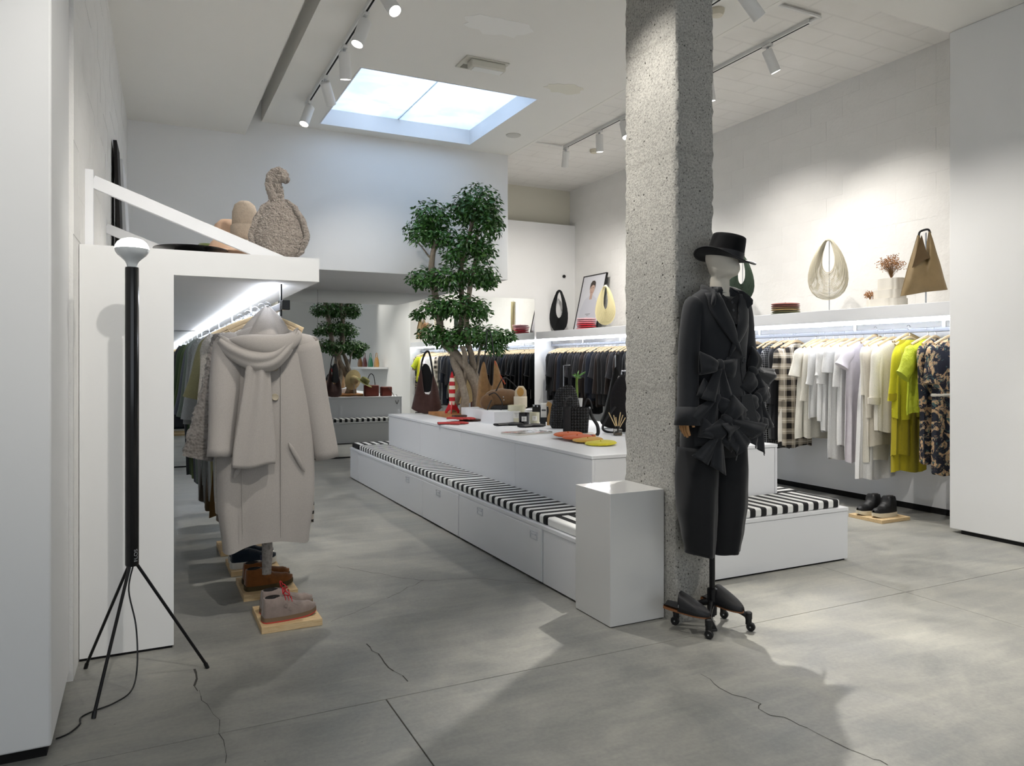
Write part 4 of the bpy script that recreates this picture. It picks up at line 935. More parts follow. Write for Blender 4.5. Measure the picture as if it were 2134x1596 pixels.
# white riser block behind the candles
tag(MB().box(-0.18, 0.18, -0.42, 0.42, 0, 0.115).build('riser_block', M_white, loc=(3.22, 6.95, TZ), bevel=0.002), 'low white riser block on the table under the camel bags', 'block')
RZ2 = TZ + 0.115
# camel suede bags standing on the riser
p = on_z(1030, 856, RZ2)
t = thing('handbag', 'tall camel suede tote with two peaks standing behind the tan backpack', 'bag', (3.27, 7.12, RZ2), -YAW)
s_ = 1 / 199.0
def bq(l, cx=1035, cy=850): return [((x - cx) * s_, (cy - y) * s_) for x, y in l]
sheet(bq([(1004, 845), (1020, 850), (1045, 850), (1068, 845)]), bq([(1010, 790), (1021, 752), (1032, 795), (1040, 800), (1043, 752), (1052, 765), (1062, 805)]), 0.08, 40, 22).build('body', M_camel, t, smooth=70)
loop([(x, 0, z) for x, z in bq([(1020, 760), (1026, 720), (1028, 690), (1034, 690), (1040, 720), (1043, 755)])], 0.006, 26, 6).build('strap', M_blk_lea, t)
MB().tube([(x, -0.012, z) for x, z in bq([(1044, 752), (1054, 780), (1066, 800)])], 0.008, 6).build('trim', mat('orange_lining', '#a4482c', 0.7), t)
t = thing('backpack', 'umber and black canvas duffel bag lying before the camel tote', 'bag', (3.25, 6.90, RZ2), -YAW)
mb = MB(); mb.ball((0.05, 0, 0.105), 0.19, 0.10, 0.105, 32, 20, lambda p_, d: Vector((p_.x, p_.y, max(p_.z, 0.0))) + d * 0.012 * noise.noise(p_ * 14))
mb.build('body', M_camel2, t, smooth=70)
mb = MB(); mb.ball((0.05, 0, 0.02), 0.192, 0.104, 0.05, 32, 14, lambda p_, d: Vector((p_.x, p_.y, min(max(p_.z, 0.001), 0.045)))); mb.build('base', mat('charcoal_canvas', '#2c2c2e', 0.85), t)
MB().ball((-0.10, -0.06, 0.075), 0.075, 0.04, 0.08, 20, 14, lambda p_, d: Vector((p_.x, p_.y, max(p_.z, 0.0)))).build('pocket', M_camel2, t)
loop([(-0.10, -0.06, 0.14), (-0.02, -0.13, 0.17), (0.05, -0.14, 0.06), (0.0, -0.15, -0.06), (-0.07, -0.17, -0.08), (-0.10, -0.16, 0.0), (-0.06, -0.12, 0.10)], 0.006, 40, 6).build('strap', M_blk_lea, t)
loop([(-0.02, -0.05, 0.18), (0.06, -0.05, 0.32), (0.14, 0.0, 0.28), (0.22, 0.0, 0.20)], 0.006, 24, 6).build('strap', M_blk_lea, t)
for dx in (0.06, 0.065): MB().ball((dx, -0.105, 0.13 if dx < 0.062 else 0.10), 0.006, 0.006, 0.006, 8, 6).build('stud', M_chrome, t)
# straw hat behind the trunk
p = Vector((3.46, 7.95, TZ + 0.50)); M_straw = mat('straw', '#cbb88a', 0.85, 0, (120, 0.7, 0.003), (60, 0.12))
t = thing('straw_hat', 'wide pale straw hat on a stand behind the tree trunk', 'hat', (3.34, 8.02, TZ), -YAW)
MB().tube([(0, 0, 0), (0, 0, 0.28)], 0.005, 8).build('stand', M_chrome, t)
MB().lathe([(0.0, 0.0), (0.06, 0.0), (0.06, 0.006), (0, 0.008)], 20).build('stand_foot', M_chrome, t)
MB().lathe([(0.0, 0.10), (0.06, 0.095), (0.085, 0.07), (0.09, 0.0), (0.12, -0.008), (0.21, -0.02), (0.212, -0.016), (0.12, 0.0)][::-1], 36, (0, 0, 0)).xf(Matrix.Translation((0, -0.02, 0.29)) @ Matrix.Rotation(math.radians(-98), 4, 'X') @ Matrix.Scale(0.86, 4)).build('hat', M_straw, t, smooth=60)
# hat and rust bags at the far end (seen in the mirror)
t = thing('felt_hat', 'olive hat with a rust underbrim on a stand at the far table end', 'hat', (3.46, 8.2, TZ), -YAW)
MB().tube([(0, 0, 0), (0, 0, 0.22)], 0.004, 8).build('stand', M_chrome, t)
hm = Matrix.Translation((0, 0, 0.24)) @ Matrix.Rotation(math.radians(-28), 4, 'X') @ Matrix.Rotation(math.radians(18), 4, 'Y')
MB().lathe([(0.0, 0.10), (0.05, 0.10), (0.078, 0.085), (0.085, 0.0), (0.16, 0.012)][::-1], 32).xf(hm).build('crown', mat('olive_felt', '#82804f', 0.9), t, smooth=60)
MB().lathe([(0.0, -0.004), (0.085, -0.004), (0.16, 0.008)][::-1], 32).xf(hm).build('underbrim', mat('rust_felt', '#a03c22', 0.9), t, smooth=60)
M_rust = leather('rust_leather', '#6d2a1b')
for i, (x, y, lab, w_) in enumerate(((3.62, 8.12, 'boxy rust leather bag with a tall strap at the far table end', 0.13), (3.88, 8.15, 'small rust leather bag with a dangling strap at the far table corner', 0.10))):
    t = thing('handbag', lab, 'bag', (x, y, TZ), 0)
    MB().box(-w_, w_, -0.06, 0.06, 0, 0.20 - 0.03 * i).build('body', M_rust, t, bevel=0.02, bseg=3)
    if i == 0: loop([(-0.07, 0, 0.19), (-0.05, 0, 0.34), (0.0, 0, 0.40), (0.05, 0, 0.34), (0.07, 0, 0.19)], 0.007).build('strap', M_blk_lea, t)
    else: loop([(0.02, 0.06, 0.16), (0.10, 0.14, 0.02), (0.14, 0.19, -0.13), (0.18, 0.17, -0.06), (0.16, 0.1, 0.03)], 0.005).build('strap', M_blk_lea, t)
# ================================================================== GLOVES, BERETS, CANDLES AND SMALL TABLE GOODS
def glove(lab, px, py, m, rz, z=TZ, tilt=0.0):
    p = on_z(px, py, TZ); t = thing('glove', lab, 'glove', (p.x, p.y, z), rz, 'leather gloves laid on the table'); t.scale = (1.3, 1.3, 1.15)
    mb = MB(); mb.ball((0, 0, 0.011), 0.045, 0.05, 0.011, 20, 10); mb.tube(spline([(0, -0.03, 0.011), (0, -0.075, 0.011), (0.003, -0.115, 0.010)], 8), [0.034, 0.036, 0.036, 0.035, 0.034, 0.034, 0.035, 0.037, 0.038], 14, True, 0.28, up=(0, 0, 1)); mb.build('palm', m, t, smooth=70)
    for i, (x, l, a) in enumerate(((-0.034, 0.072, -0.12), (-0.012, 0.085, -0.03), (0.012, 0.080, 0.05), (0.034, 0.060, 0.14))):
        MB().tube(spline([(x, 0.02, 0.011), (x + a * 0.3 * l, 0.03 + l * 0.5, 0.013), (x + a * l, 0.03 + l, 0.008)], 6), [0.013, 0.013, 0.0125, 0.012, 0.011, 0.009, 0.004], 10, True, 0.7, up=(0, 0, 1)).build('finger', m, t, smooth=70)
    MB().tube(spline([(0.03, -0.02, 0.011), (0.062, 0.01, 0.012), (0.072, 0.045, 0.008)], 6), [0.016, 0.015, 0.014, 0.013, 0.012, 0.010, 0.004], 10, True, 0.7, up=(0, 0, 1)).build('thumb', m, t, smooth=70)
M_rg = leather('coral_red_leather', '#a8302c'); M_bg = leather('chocolate_leather', '#4b3229')
glove('coral red leather glove nearest the table edge', 945, 884, M_rg, -1.9)
glove('coral red leather glove lying across its pair', 962, 878, M_rg, -2.4, TZ + 0.018)
glove('chocolate brown leather glove beside the coral pair', 988, 877, M_bg, -2.1)
glove('chocolate brown leather glove lying on top of its pair', 972, 872, M_bg, -1.7, TZ + 0.018)
glove('black leather glove in front of the candles', 1062, 886, M_blk_lea, -1.5)
glove('black leather glove beneath the glossy magazine corner', 1110, 889, M_blk_lea, -1.3)
def beret(lab, x, y, z, m, r=0.14, tx=0.0, ty=0.0, grp=None, h=0.022):
    o = MB().lathe([(0.0, 0.0), (r * 0.55, 0.0), (r * 0.93, h * 0.25), (r, h * 0.5), (r * 0.94, h * 0.82), (r * 0.5, h), (0.02, h * 1.02), (0.004, h * 1.05), (0.003, h * 1.6), (0.0, h * 1.6)], 36).build('beret', m, smooth=60)
    o.location = (x, y, z); o.rotation_euler = (tx, ty, 0); tag(o, lab, 'hat', grp); return o
def felt(n_, c): return mat('felt_' + n_, c, 0.95, 0, (260, 0.4, 0.002), (40, 0.08), 0.15, 0, 0.25)
g_ = 'felt berets fanned out at the table front'
for i, (lab, px, py, m) in enumerate((('yellow felt beret, frontmost of the fan on the table', 1252, 927, felt('yellow', '#d3c72a')), ('mustard felt beret second from the front of the fan', 1225, 922, felt('mustard', '#c79a3a')),
                                      ('orange felt beret in the middle of the fan', 1203, 918, felt('orange2', '#c95a22')), ('bright orange felt beret at the back of the fan', 1184, 914, felt('orange', '#d2601f')))):
    p = on_z(px, py, TZ); beret(lab, p.x, p.y, TZ + 0.004 + i * 0.007, m, 0.115, 0.03, -0.06, g_, 0.02)
M_paper = mat('label_paper', '#eceae4', 0.7); M_ink = mat('grey_ink', '#6e6e6e', 0.7)
def candle(lab, px, py, r, h, glass, wax):
    p = on_z(px, py, TZ); t = thing('candle', lab, 'candle', (p.x, p.y, TZ), -YAW)
    MB().lathe([(0.0, 0.0), (r * 0.92, 0.0), (r * 0.96, 0.006), (r, h), (r * 0.95, h), (r * 0.93, h * 0.84), (0.0, h * 0.82)], 32).build('jar', glass, t)
    MB().lathe([(0.0, h * 0.825), (r * 0.925, h * 0.83), (r * 0.925, h * 0.80)][::-1], 28).build('wax', wax, t)
    MB().tube([(0, 0, h * 0.82), (0.002, 0, h * 0.93)], 0.0016, 6).build('wick', M_blackp, t)
    lb = MB().grid(lambda u, v: ((r + 0.0008) * math.sin((u - 0.5) * 0.95), -(r + 0.0008) * math.cos((u - 0.5) * 0.95), h * (0.28 + 0.42 * v)), 8, 2).build('paper_label', M_paper, t)
    for i_, (z, wd) in enumerate(((0.56, 0.5), (0.50, 0.35), (0.40, 0.28))):
        MB().grid(lambda u, v: ((r + 0.0016) * math.sin((u - 0.5) * 0.95 * wd), -(r + 0.0016) * math.cos((u - 0.5) * 0.95 * wd), h * (z + 0.018 * v)), 5, 1).build('print_line', M_ink, lb)
M_ivg = mat('ivory_candle_glass', '#d5d1b8', 0.2); M_wax = mat('ivory_wax', '#e6e2cc', 0.5); M_bkg = mat('smoked_black_glass', '#18181b', 0.15)
candle('large ivory candle jar with a paper label', 1076, 880, 0.086, 0.170, M_ivg, M_wax)
candle('black glass candle jar between two ivory ones', 1092, 884, 0.052, 0.112, M_bkg, M_bkg)
candle('small ivory candle jar right of the black one', 1114, 882, 0.05, 0.108, M_ivg, M_wax)
# pale sandal sole display card standing behind the candles
p = on_z(1087, 872, TZ)
t = thing('sandal', 'pale leather slide sandal propped upright behind the candles', 'sandal', (3.42, 6.72, TZ + 0.12), -YAW)
MB().prism([(-0.055 + 0.0, 0.0), (-0.045, -0.02), (0.045, -0.02), (0.055, 0.0), (0.066, 0.10), (0.06, 0.19), (0.03, 0.235), (-0.02, 0.235), (-0.055, 0.19), (-0.06, 0.10)], -0.012, 0.012, 'y').build('sole', mat('natural_leather', '#d9c8ad', 0.6), t, bevel=0.006)
MB().grid(lambda u, v: (-0.066 + 0.132 * u, -0.014 - 0.05 * math.sin(PI * u), 0.02 + 0.11 * v), 14, 6).build('strap', mat('cream_leather', '#e4d9c4', 0.5), t, solid=0.004)
MB().prism([(0.035 * math.cos(a * PI / 8) , 0.175 + 0.045 * math.sin(a * PI / 8)) for a in range(16)], -0.0135, -0.012, 'y').build('insole_patch', mat('cork', '#c99a55', 0.8), t)
tag(MB().box(-0.12, 0.12, -0.09, 0.09, 0, 0.12).build('riser_block', M_white, loc=(3.43, 6.72, TZ), rot=(0, 0, -YAW), bevel=0.002), 'small white riser block under the pale sandal', 'block')
# black jewellery display bar with hanging earrings
t = thing('jewellery_stand', 'low black jewellery stand with a row of silver earrings behind the candles', 'stand', (3.58, 6.55, TZ), -YAW)
MB().box(-0.10, 0.10, -0.03, 0.03, 0, 0.17).build('block', M_blackp, t, bevel=0.004)
for i in range(6): MB().ball((-0.085 + i * 0.034, -0.033, 0.16 - 0.004 * (i % 2)), 0.007, 0.004, 0.009, 8, 6).build('earring', M_chrome, t)
# white price card on a wooden peg in front of the woven bag
t = thing('display_card', 'white lettered display card with a tan leather strip beside the black knit bag', 'card', tuple(on_z(1133, 886, TZ)), -YAW)
MB().box(-0.035, 0.02, -0.004, 0.004, 0, 0.17).build('stand', mat('slate_card', '#2c3036', 0.6), t)
MB().grid(lambda u, v: (-0.028 + 0.055 * u, -0.006 - 0.010 * math.sin(PI * v), 0.075 + 0.135 * v), 4, 8).build('card', M_paper, t, solid=0.002)
MB().grid(lambda u, v: (-0.020 + 0.04 * u, -0.0185, 0.135 + 0.016 * v), 3, 1).build('print_line', M_ink, t)
MB().tube(spline([(0.05, -0.01, 0.0), (0.055, -0.012, 0.07), (0.07, -0.01, 0.13), (0.06, -0.01, 0.19), (0.03, -0.01, 0.205)], 16), 0.022, 8, True, 0.25, up=(0, 1, 0)).build('leather_strip', leather('honey_leather', '#b08a55'), t)
# glossy magazine and a thin book
t = thing('magazine', 'open-cornered glossy fashion magazine on the table edge', 'magazine', tuple(on_z(1098, 903, TZ)), 0.25)
MB().box(-0.19, 0.19, -0.11, 0.11, 0, 0.014).build('pages', mat('page_edges', '#e3e0d8', 0.7), t, bevel=0.002)
def _cover():
    s = NT('magazine_cover'); n1 = s.noise(7, 3, 0.5, None, 0.8)
    s.set(Base_Color=s.ramp(n1, [(0.3, '#3c3f46'), (0.45, '#8f9096'), (0.55, '#c9c6c6'), (0.62, '#c2504a'), (0.7, '#e3dedb')]), Roughness=0.18); return s.m
MB().box(-0.19, 0.19, -0.11, 0.11, 0.0142, 0.0152).build('cover', _cover(), t)
def _rainbow():
    s = NT('rainbow_spine'); x = s.xyz().outputs[0]; f = s.math('FRACT', s.math('MULTIPLY', s.math('ADD', x, 3.0), 4.2))
    s.set(Base_Color=s.ramp(f, [(0.0, '#b8433f'), (0.2, '#d9a24a'), (0.4, '#5c8f5a'), (0.6, '#7c5ca0'), (0.8, '#d7a3b0'), (1.0, '#4e8aa0')]), Roughness=0.5); return s.m
p = on_z(1205, 908, TZ)
t = thing('book', 'thin book with a rainbow spine under the woven bucket bag', 'book', (p.x, p.y, TZ), -0.42)
MB().box(-0.125, 0.125, -0.09, 0.09, 0.002, 0.018).build('pages', mat('page_edges2', '#e9e3d4', 0.7), t)
MB().box(-0.128, 0.128, -0.093, -0.0895, 0, 0.020).build('spine', _rainbow(), t)
MB().box(-0.128, 0.128, -0.093, 0.093, 0.018, 0.020).build('cover', mat('book_cover', '#cfc7b8', 0.4), t)
# ---- black knitted bag hanging from a chrome stand
def _weave(n_, sc_, c0, c1, st=1.0):
    s = NT(n_); q = s.xyz(); a = s.math('SINE', s.math('MULTIPLY', s.math('ADD', q.outputs[0], q.outputs[2]), sc_)); b = s.math('SINE', s.math('MULTIPLY', s.math('SUBTRACT', q.outputs[0], q.outputs[2]), sc_))
    h = s.math('MULTIPLY', a, b); s.set(Base_Color=s.ramp(h, [(0.35, c0), (0.75, c1)]), Roughness=0.7); s.bump(h, st, 0.006); return s.m
M_knit = _weave('black_open_knit', 150, '#0d0d0e', '#3c3c40'); M_wov = _weave('black_woven_leather', 130, '#0e0e10', '#343438')
def stand(t, h, hook, foot=0.05):
    MB().tube([(0, 0.03, 0.004), (0, 0.03, h)] + hook, 0.005, 8).build('stand', M_chrome, t)
    MB().lathe([(0.0, 0.0), (foot, 0.0), (foot, 0.005), (0.0, 0.006)], 20, (0, 0.03, 0)).build('stand_foot', M_chrome, t)
p = on_z(1175, 892, TZ)
t = thing('handbag', 'large black openwork knit bag hanging from a chrome stand', 'bag', (p.x, p.y, TZ), -YAW)
s_ = 1 / 242.0
def b2(l, cx=1178, cy=895): return [((x - cx) * s_, (cy - y) * s_) for x, y in l]
sheet(b2([(1146, 885), (1155, 897), (1178, 903), (1200, 897), (1212, 885)]), b2([(1150, 850), (1163, 812), (1180, 803), (1190, 800), (1200, 806), (1208, 825), (1214, 850)]), 0.10, 44, 26).build('body', M_knit, t, smooth=70)
MB().grid(lambda u, v: (b2([(1187, 0)])[0][0] + 0.034 * u, 0.0, b2([(0, 803)])[0][1] + 0.165 * v), 2, 6).build('strap', M_blk_lea, t, solid=0.005)
stand(t, b2([(0, 758)])[0][1], [(0.06, 0.03, b2([(0, 757)])[0][1])])
# woven leather bucket bag in front
p = on_z(1200, 901, TZ + 0.02)
t = thing('handbag', 'black woven leather bucket bag with a smooth front strap panel', 'bag', (p.x, p.y, TZ + 0.021), -YAW)
def wb(u, v):
    a = 2 * PI * u; rx = lerp(0.098, 0.112, v); return (rx * sgnp(math.cos(a), 0.6), 0.075 * sgnp(math.sin(a), 0.6), 0.205 * v)
mb = MB(); mb.grid(wb, 48, 16, True); mb.f.append(tuple(range(47, -1, -1))); mb.build('body', M_wov, t, smooth=70)
MB().grid(lambda u, v: (lerp(-0.11, -0.045, u), -0.0775 - 0.004 * math.sin(PI * u), lerp(-0.0, 0.215, v)), 4, 6).build('strap_panel', M_blk_lea, t, solid=0.004)
loop([(-0.10, -0.06, 0.20), (-0.08, -0.03, 0.27), (-0.03, 0.0, 0.28), (-0.02, 0.0, 0.20)], 0.008, 20, 8, 0.5).build('handle', M_blk_lea, t)
loop([(0.06, 0.0, 0.19), (0.09, 0.0, 0.27), (0.12, 0.0, 0.25), (0.135, 0.0, 0.19)], 0.008, 20, 8, 0.5).build('handle', M_blk_lea, t)
loop([(0.11, 0.0, 0.20), (0.13, -0.03, 0.13), (0.17, -0.05, 0.06), (0.175, -0.06, 0.0), (0.16, -0.06, -0.019)], 0.014, 24, 8, 0.35).build('shoulder_strap', M_blk_lea, t)
MB().ball((0.112, -0.004, 0.198), 0.008, 0.008, 0.012, 8, 6).build('clasp', M_chrome, t)
# lucky bamboo in a white cone pot
p = on_z(1163, 872, TZ)
t = thing('potted_bamboo', 'green lucky bamboo stem in a white conical pot', 'plant', (3.62, 5.95, TZ), -YAW)
MB().lathe([(0.0, 0.0), (0.03, 0.0), (0.035, 0.02), (0.055, 0.26), (0.05, 0.26), (0.045, 0.24), (0.0, 0.235)], 24).build('pot', M_gloss, t)
MB().tube([(0, 0, 0.235), (0.002, 0, 0.30), (-0.002, 0, 0.40), (0, 0, 0.46)], 0.011, 10).build('stem', mat('bamboo_green', '#7e9a3f', 0.4), t)
M_bl = mat('bamboo_leaf', '#5f9a3c', 0.35)
for k in range(13):
    a = k * 2.4; l = 0.05 + 0.03 * (k % 3); up_ = 0.35 + 0.5 * ((k * 37) % 10) / 10
    d = Vector((math.cos(a), math.sin(a), up_)).normalized(); b0 = Vector((0, 0, 0.44 + 0.002 * k)); sd = d.cross(Vector((0, 0, 1))).normalized() * 0.007
    MB().add([b0, b0 + d * l * 0.5 + sd + Vector((0, 0, 0.004)), b0 + d * l + Vector((0, 0, -0.006)), b0 + d * l * 0.5 - sd + Vector((0, 0, 0.004))], [(0, 1, 2, 3)]).build('leaf', M_bl, t, solid=0.001)
# tall black suede bag on a chrome stand with a hang tag
p = Vector((3.83, 5.62, TZ))
t = thing('handbag', 'tall black suede bag with a cream hang tag on a chrome stand', 'bag', tuple(p), -YAW)
s_ = 1 / 230.0
def b3(l, cx=1245, cy=893): return [((x - cx) * s_, (cy - y) * s_) for x, y in l]
sheet(b3([(1212, 880), (1222, 890), (1250, 893), (1278, 880)]), b3([(1228, 840), (1234, 800), (1242, 770), (1250, 768), (1262, 800), (1270, 840)]), 0.07, 36, 20).build('body', suede('black_suede', '#1d1c1b'), t, smooth=70)
MB().grid(lambda u, v: (0.0 + 0.035 * u, -0.01, b3([(0, 785)])[0][1] + 0.20 * v), 2, 6).build('strap', M_blk_lea, t, solid=0.005)
stand(t, b3([(0, 742)])[0][1], [(0.02, 0.03, b3([(0, 742)])[0][1])])
tg = MB().box(-0.029, 0.029, -0.001, 0.001, 0, 0.107).xf(Matrix.Translation((0.012, -0.06, b3([(0, 825)])[0][1]))).build('hang_tag', M_paper, t)
MB().tube(spline([(-0.008, -0.0625, b3([(0, 814)])[0][1]), (0.002, -0.0625, b3([(0, 812)])[0][1]), (0.012, -0.0625, b3([(0, 814)])[0][1]), (0.022, -0.0625, b3([(0, 812.5)])[0][1]), (0.032, -0.0625, b3([(0, 814)])[0][1])], 24), 0.0016, 5).build('script_line', M_ink, tg)
loop([(0.005, -0.06, b3([(0, 803)])[0][1]), (0.01, -0.05, b3([(0, 790)])[0][1]), (0.022, -0.05, b3([(0, 785)])[0][1]), (0.018, -0.06, b3([(0, 803)])[0][1])], 0.0015, 14, 5).build('tag_string', M_paper, tg)
# round black knit backpack by the pillar
t = thing('backpack', 'round-topped black knitted backpack half hidden by the pillar', 'bag', (3.68, 5.26, TZ), -YAW)
mb = MB(); mb.ball((0, 0, 0.24), 0.13, 0.075, 0.25, 28, 20, lambda p_, d: Vector((p_.x, p_.y, max(p_.z, 0.0)))); mb.build('body', mat('black_bobble_knit', '#1d1b1d', 0.95, 0, (110, 1.0, 0.006)), t, smooth=80)
loop([(-0.09, -0.06, 0.22), (-0.17, -0.08, 0.12), (-0.20, -0.09, 0.03), (-0.12, -0.11, 0.005), (-0.04, -0.09, 0.03)], 0.010, 30, 8, 0.4).build('strap', M_blk_lea, t)
MB().tube([(-0.03, 0, 0.49), (-0.03, 0, 0.52), (0.05, 0, 0.52), (0.05, 0, 0.49)], 0.006, 8).build('grab_handle', M_chrome, t)
# reed diffuser
p = on_z(1287, 907, TZ)
t = thing('reed_diffuser', 'clear glass reed diffuser with pale sticks next to the pillar', 'diffuser', (p.x, p.y, TZ), -YAW)
MB().box(-0.034, 0.034, -0.034, 0.034, 0, 0.055).build('bottle', mat('diffuser_glass', '#e9e6de', 0.03, 0, None, None, 0.5, 0, 0, None, 0.95), t, bevel=0.008)
MB().box(-0.028, 0.028, -0.028, 0.028, 0.006, 0.022).build('liquid', mat('amber_oil', '#c99a4a', 0.05, 0, None, None, 0.5, 0, 0, None, 0.7), t)
MB().lathe([(0.0, 0.055), (0.02, 0.055), (0.02, 0.075), (0.0, 0.076)], 18).build('collar', M_blackp, t)
M_reed = mat('reed_stick', '#dcc394', 0.8)
for k, (dx, dy) in enumerate(((-0.07, 0.02), (-0.035, -0.02), (-0.01, 0.03), (0.02, -0.02), (0.045, 0.01), (0.06, -0.02), (0.03, 0.04))):
    MB().tube([(dx * -0.12, dy * -0.1, 0.02), (dx, dy, 0.185 - 0.02 * (k % 3))], 0.0035, 6).build('reed', M_reed, t)
# ================================================================== GOODS ON THE RIGHT WALL SHELF
SZ = 1.85
def net_bag(name, lab, y, z0, wd, ht, hole, m, mtop, n_=30, x=5.98, st=True, rz=0.0, r=0.0026, solidback=None):
    """drop-shaped bag of hanging strands with an open oval handle; local x runs along the wall"""
    t = thing(name, lab, 'bag', (x, y, SZ + 0.001), rz); a0, b0 = hole
    def curve(s, yo, k):
        a = lerp(a0, wd / 2, s); bot = lerp(ht - 2 * b0, 0.0, s); pts = []
        for i in range(25):
            th = PI * (0.07 + 1.86 * i / 24); cz = (ht + bot) / 2; hz = (ht - bot) / 2
            xx = math.sin(th) * a * (0.50 + 0.52 * (1 - math.cos(th)) / 2)
            pts.append((xx + 0.003 * math.sin(k * 3 + i * 0.4), yo - 0.012 * math.sin(PI * i / 24) * s + 0.002 * math.sin(k + i), z0 - SZ + cz + hz * math.cos(th)))
        return pts
    mb = MB()
    for k in range(n_):
        s = k / (n_ - 1); mb.tube(curve(s ** 0.9, 0.03 * math.sin(PI * s) * (-1 if k % 2 else 1), k), r * (1.6 if k in (0, n_ - 1) else 1), 5)
    tag(mb.build('strands', m, t), kind='stuff')
    if solidback:
        bk = MB(); A = curve(0.0, 0, 1); B = curve(1.0, 0, 2)
        bk.grid(lambda u, v: Vector(A[int(round(u * 24))]).lerp(Vector(B[int(round(u * 24))]), v) + Vector((0, 0.004 + 0.03 * math.sin(PI * v), 0)), 24, 8); bk.build('lining', solidback, t, smooth=70)
    zt = z0 - SZ + ht
    loop([(-a0 * 0.75, 0, zt - 0.075), (-a0 * 0.5, 0, zt - 0.02), (0, 0, zt + 0.006), (a0 * 0.5, 0, zt - 0.02), (a0 * 0.75, 0, zt - 0.075)], 0.014, 20, 8, 0.6).build('handle', mtop, t)
    if st:
        MB().tube([(0, 0.042, 0.004), (0, 0.042, zt - 0.01), (0, 0.0, zt - 0.008)], 0.004, 8).build('stand', M_chrome, t)
        MB().box(-0.075, 0.075, -0.045, 0.06, 0, 0.005).build('stand_foot', M_chrome, t, bevel=0.001)
    return t
R90 = -PI / 2
M_cr = mat('cream_strand', '#d2cbb6', 0.8); M_crw = mat('cream_canvas', '#e4ddcb', 0.8); M_gr = mat('green_strand', '#3a4a3c', 0.8); M_bkst = mat('black_strand', '#17191a', 0.85); M_yel = mat('straw_strand', '#d7cda2', 0.85)
def wx(px, py, x=5.98): return on_x(px, py, x)
VZ = R90 + math.radians(28)
p = wx(1545, 630); net_bag('net_bag', 'dark green string net bag behind the mannequin head', p.y, p.z, 0.36, 0.52, (0.055, 0.16), M_gr, M_gr, 40, rz=VZ, solidback=mat('green_net_back', '#2f3b31', 0.9))
p = wx(1726, 625); net_bag('net_bag', 'cream string net bag hanging on a metal stand', p.y, p.z - 0.0, 0.46, 0.585, (0.075, 0.16), M_cr, M_crw, 44, rz=VZ)
p = wx(1262, 677); net_bag('net_bag', 'straw coloured string bag beside the framed portrait', p.y, p.z, 0.40, 0.56, (0.05, 0.17), M_yel, M_crw, 40, rz=VZ, r=0.0032, solidback=mat('straw_back', '#cfc598', 0.9))
p = wx(1162, 689); net_bag('net_bag', 'black knotted string bag next to the back wall', p.y - 0.05, SZ + 0.002, 0.42, 0.66, (0.085, 0.22), M_bkst, M_bkst, 44, rz=VZ, r=0.0036, st=False, solidback=mat('black_back', '#151717', 0.9))
# stacked berets
def stack(px, py, cols, base, x=5.98, r=0.145, lh=0.0205):
    p = wx(px, py, x); n_ = len(cols)
    for i, (nm, c) in enumerate(cols):
        pos = 'bottom' if i == 0 else 'top' if i == n_ - 1 else ('%s from below' % ('second', 'third', 'fourth', 'fifth', 'sixth')[i - 1])
        beret('%s felt beret, %s of the %s' % (nm, pos, base), x + 0.006 * math.sin(i * 2.1), p.y + 0.006 * math.cos(i * 1.7), SZ + 0.001 + i * lh, felt(nm.replace(' ', '_'), c), r * (1 - 0.012 * (i % 2)), 0, 0, 'felt berets in the ' + base, lh * 0.93)
stack(1637, 648, [('bottle green', '#37402a'), ('olive', '#6d6a38'), ('mustard brown', '#8b7140'), ('tobacco', '#7a5a3c'), ('dusty rose', '#9a5a50'), ('old pink', '#a8675e')], 'earthy stack by the net bag')
stack(1222, 684, [('crimson', '#a01a2c'), ('scarlet', '#c22236'), ('cherry', '#b81f34'), ('coral pink', '#d98490'), ('rose pink', '#e0a3ad'), ('blush pink', '#e6b7bf')], 'red and pink stack by the portrait', 5.92, 0.15, 0.029)
# scalloped white vases, stepped, with dried flowers
def vase(lab, x, y, z, w_, d_, h_):
    t = thing('vase', lab, 'vase', (x, y, z), 0, 'scalloped white vases')
    def f(u, v):
        a = 2 * PI * u; k = 1 + 0.07 * abs(math.sin(a * 5)); return (d_ * k * sgnp(math.cos(a), 0.7), w_ * k * sgnp(math.sin(a), 0.7), h_ * v)
    mb = MB(); mb.grid(f, 60, 4, True); mb.f.append(tuple(range(59, -1, -1))); mb.build('body', mat('bisque_white', '#e8e3d8', 0.6), t, smooth=60)
    mb = MB(); mb.grid(lambda u, v: Vector(f(u, 1.0)) * (1 - 0.2 * v) + Vector((0, 0, h_ * 0.2 * v - 0.004 * v)), 60, 1, True); mb.f.append(tuple(60 + i for i in range(60))); mb.build('rim', mat('bisque_white', '#e8e3d8', 0.6), t, smooth=60)
p = wx(1848, 634); vase('lowest scalloped white vase of the stepped trio', 5.98, p.y, SZ + 0.001, 0.16, 0.11, 0.075)
vase('middle scalloped white vase of the stepped trio', 5.98, p.y - 0.03, SZ + 0.078, 0.125, 0.09, 0.075)
vase('top scalloped white vase holding dried flowers', 5.98, p.y - 0.045, SZ + 0.155, 0.105, 0.075, 0.10)
M_dry = mat('dried_flower', '#bd8f68', 0.9, 0, None, (40, 0.25))
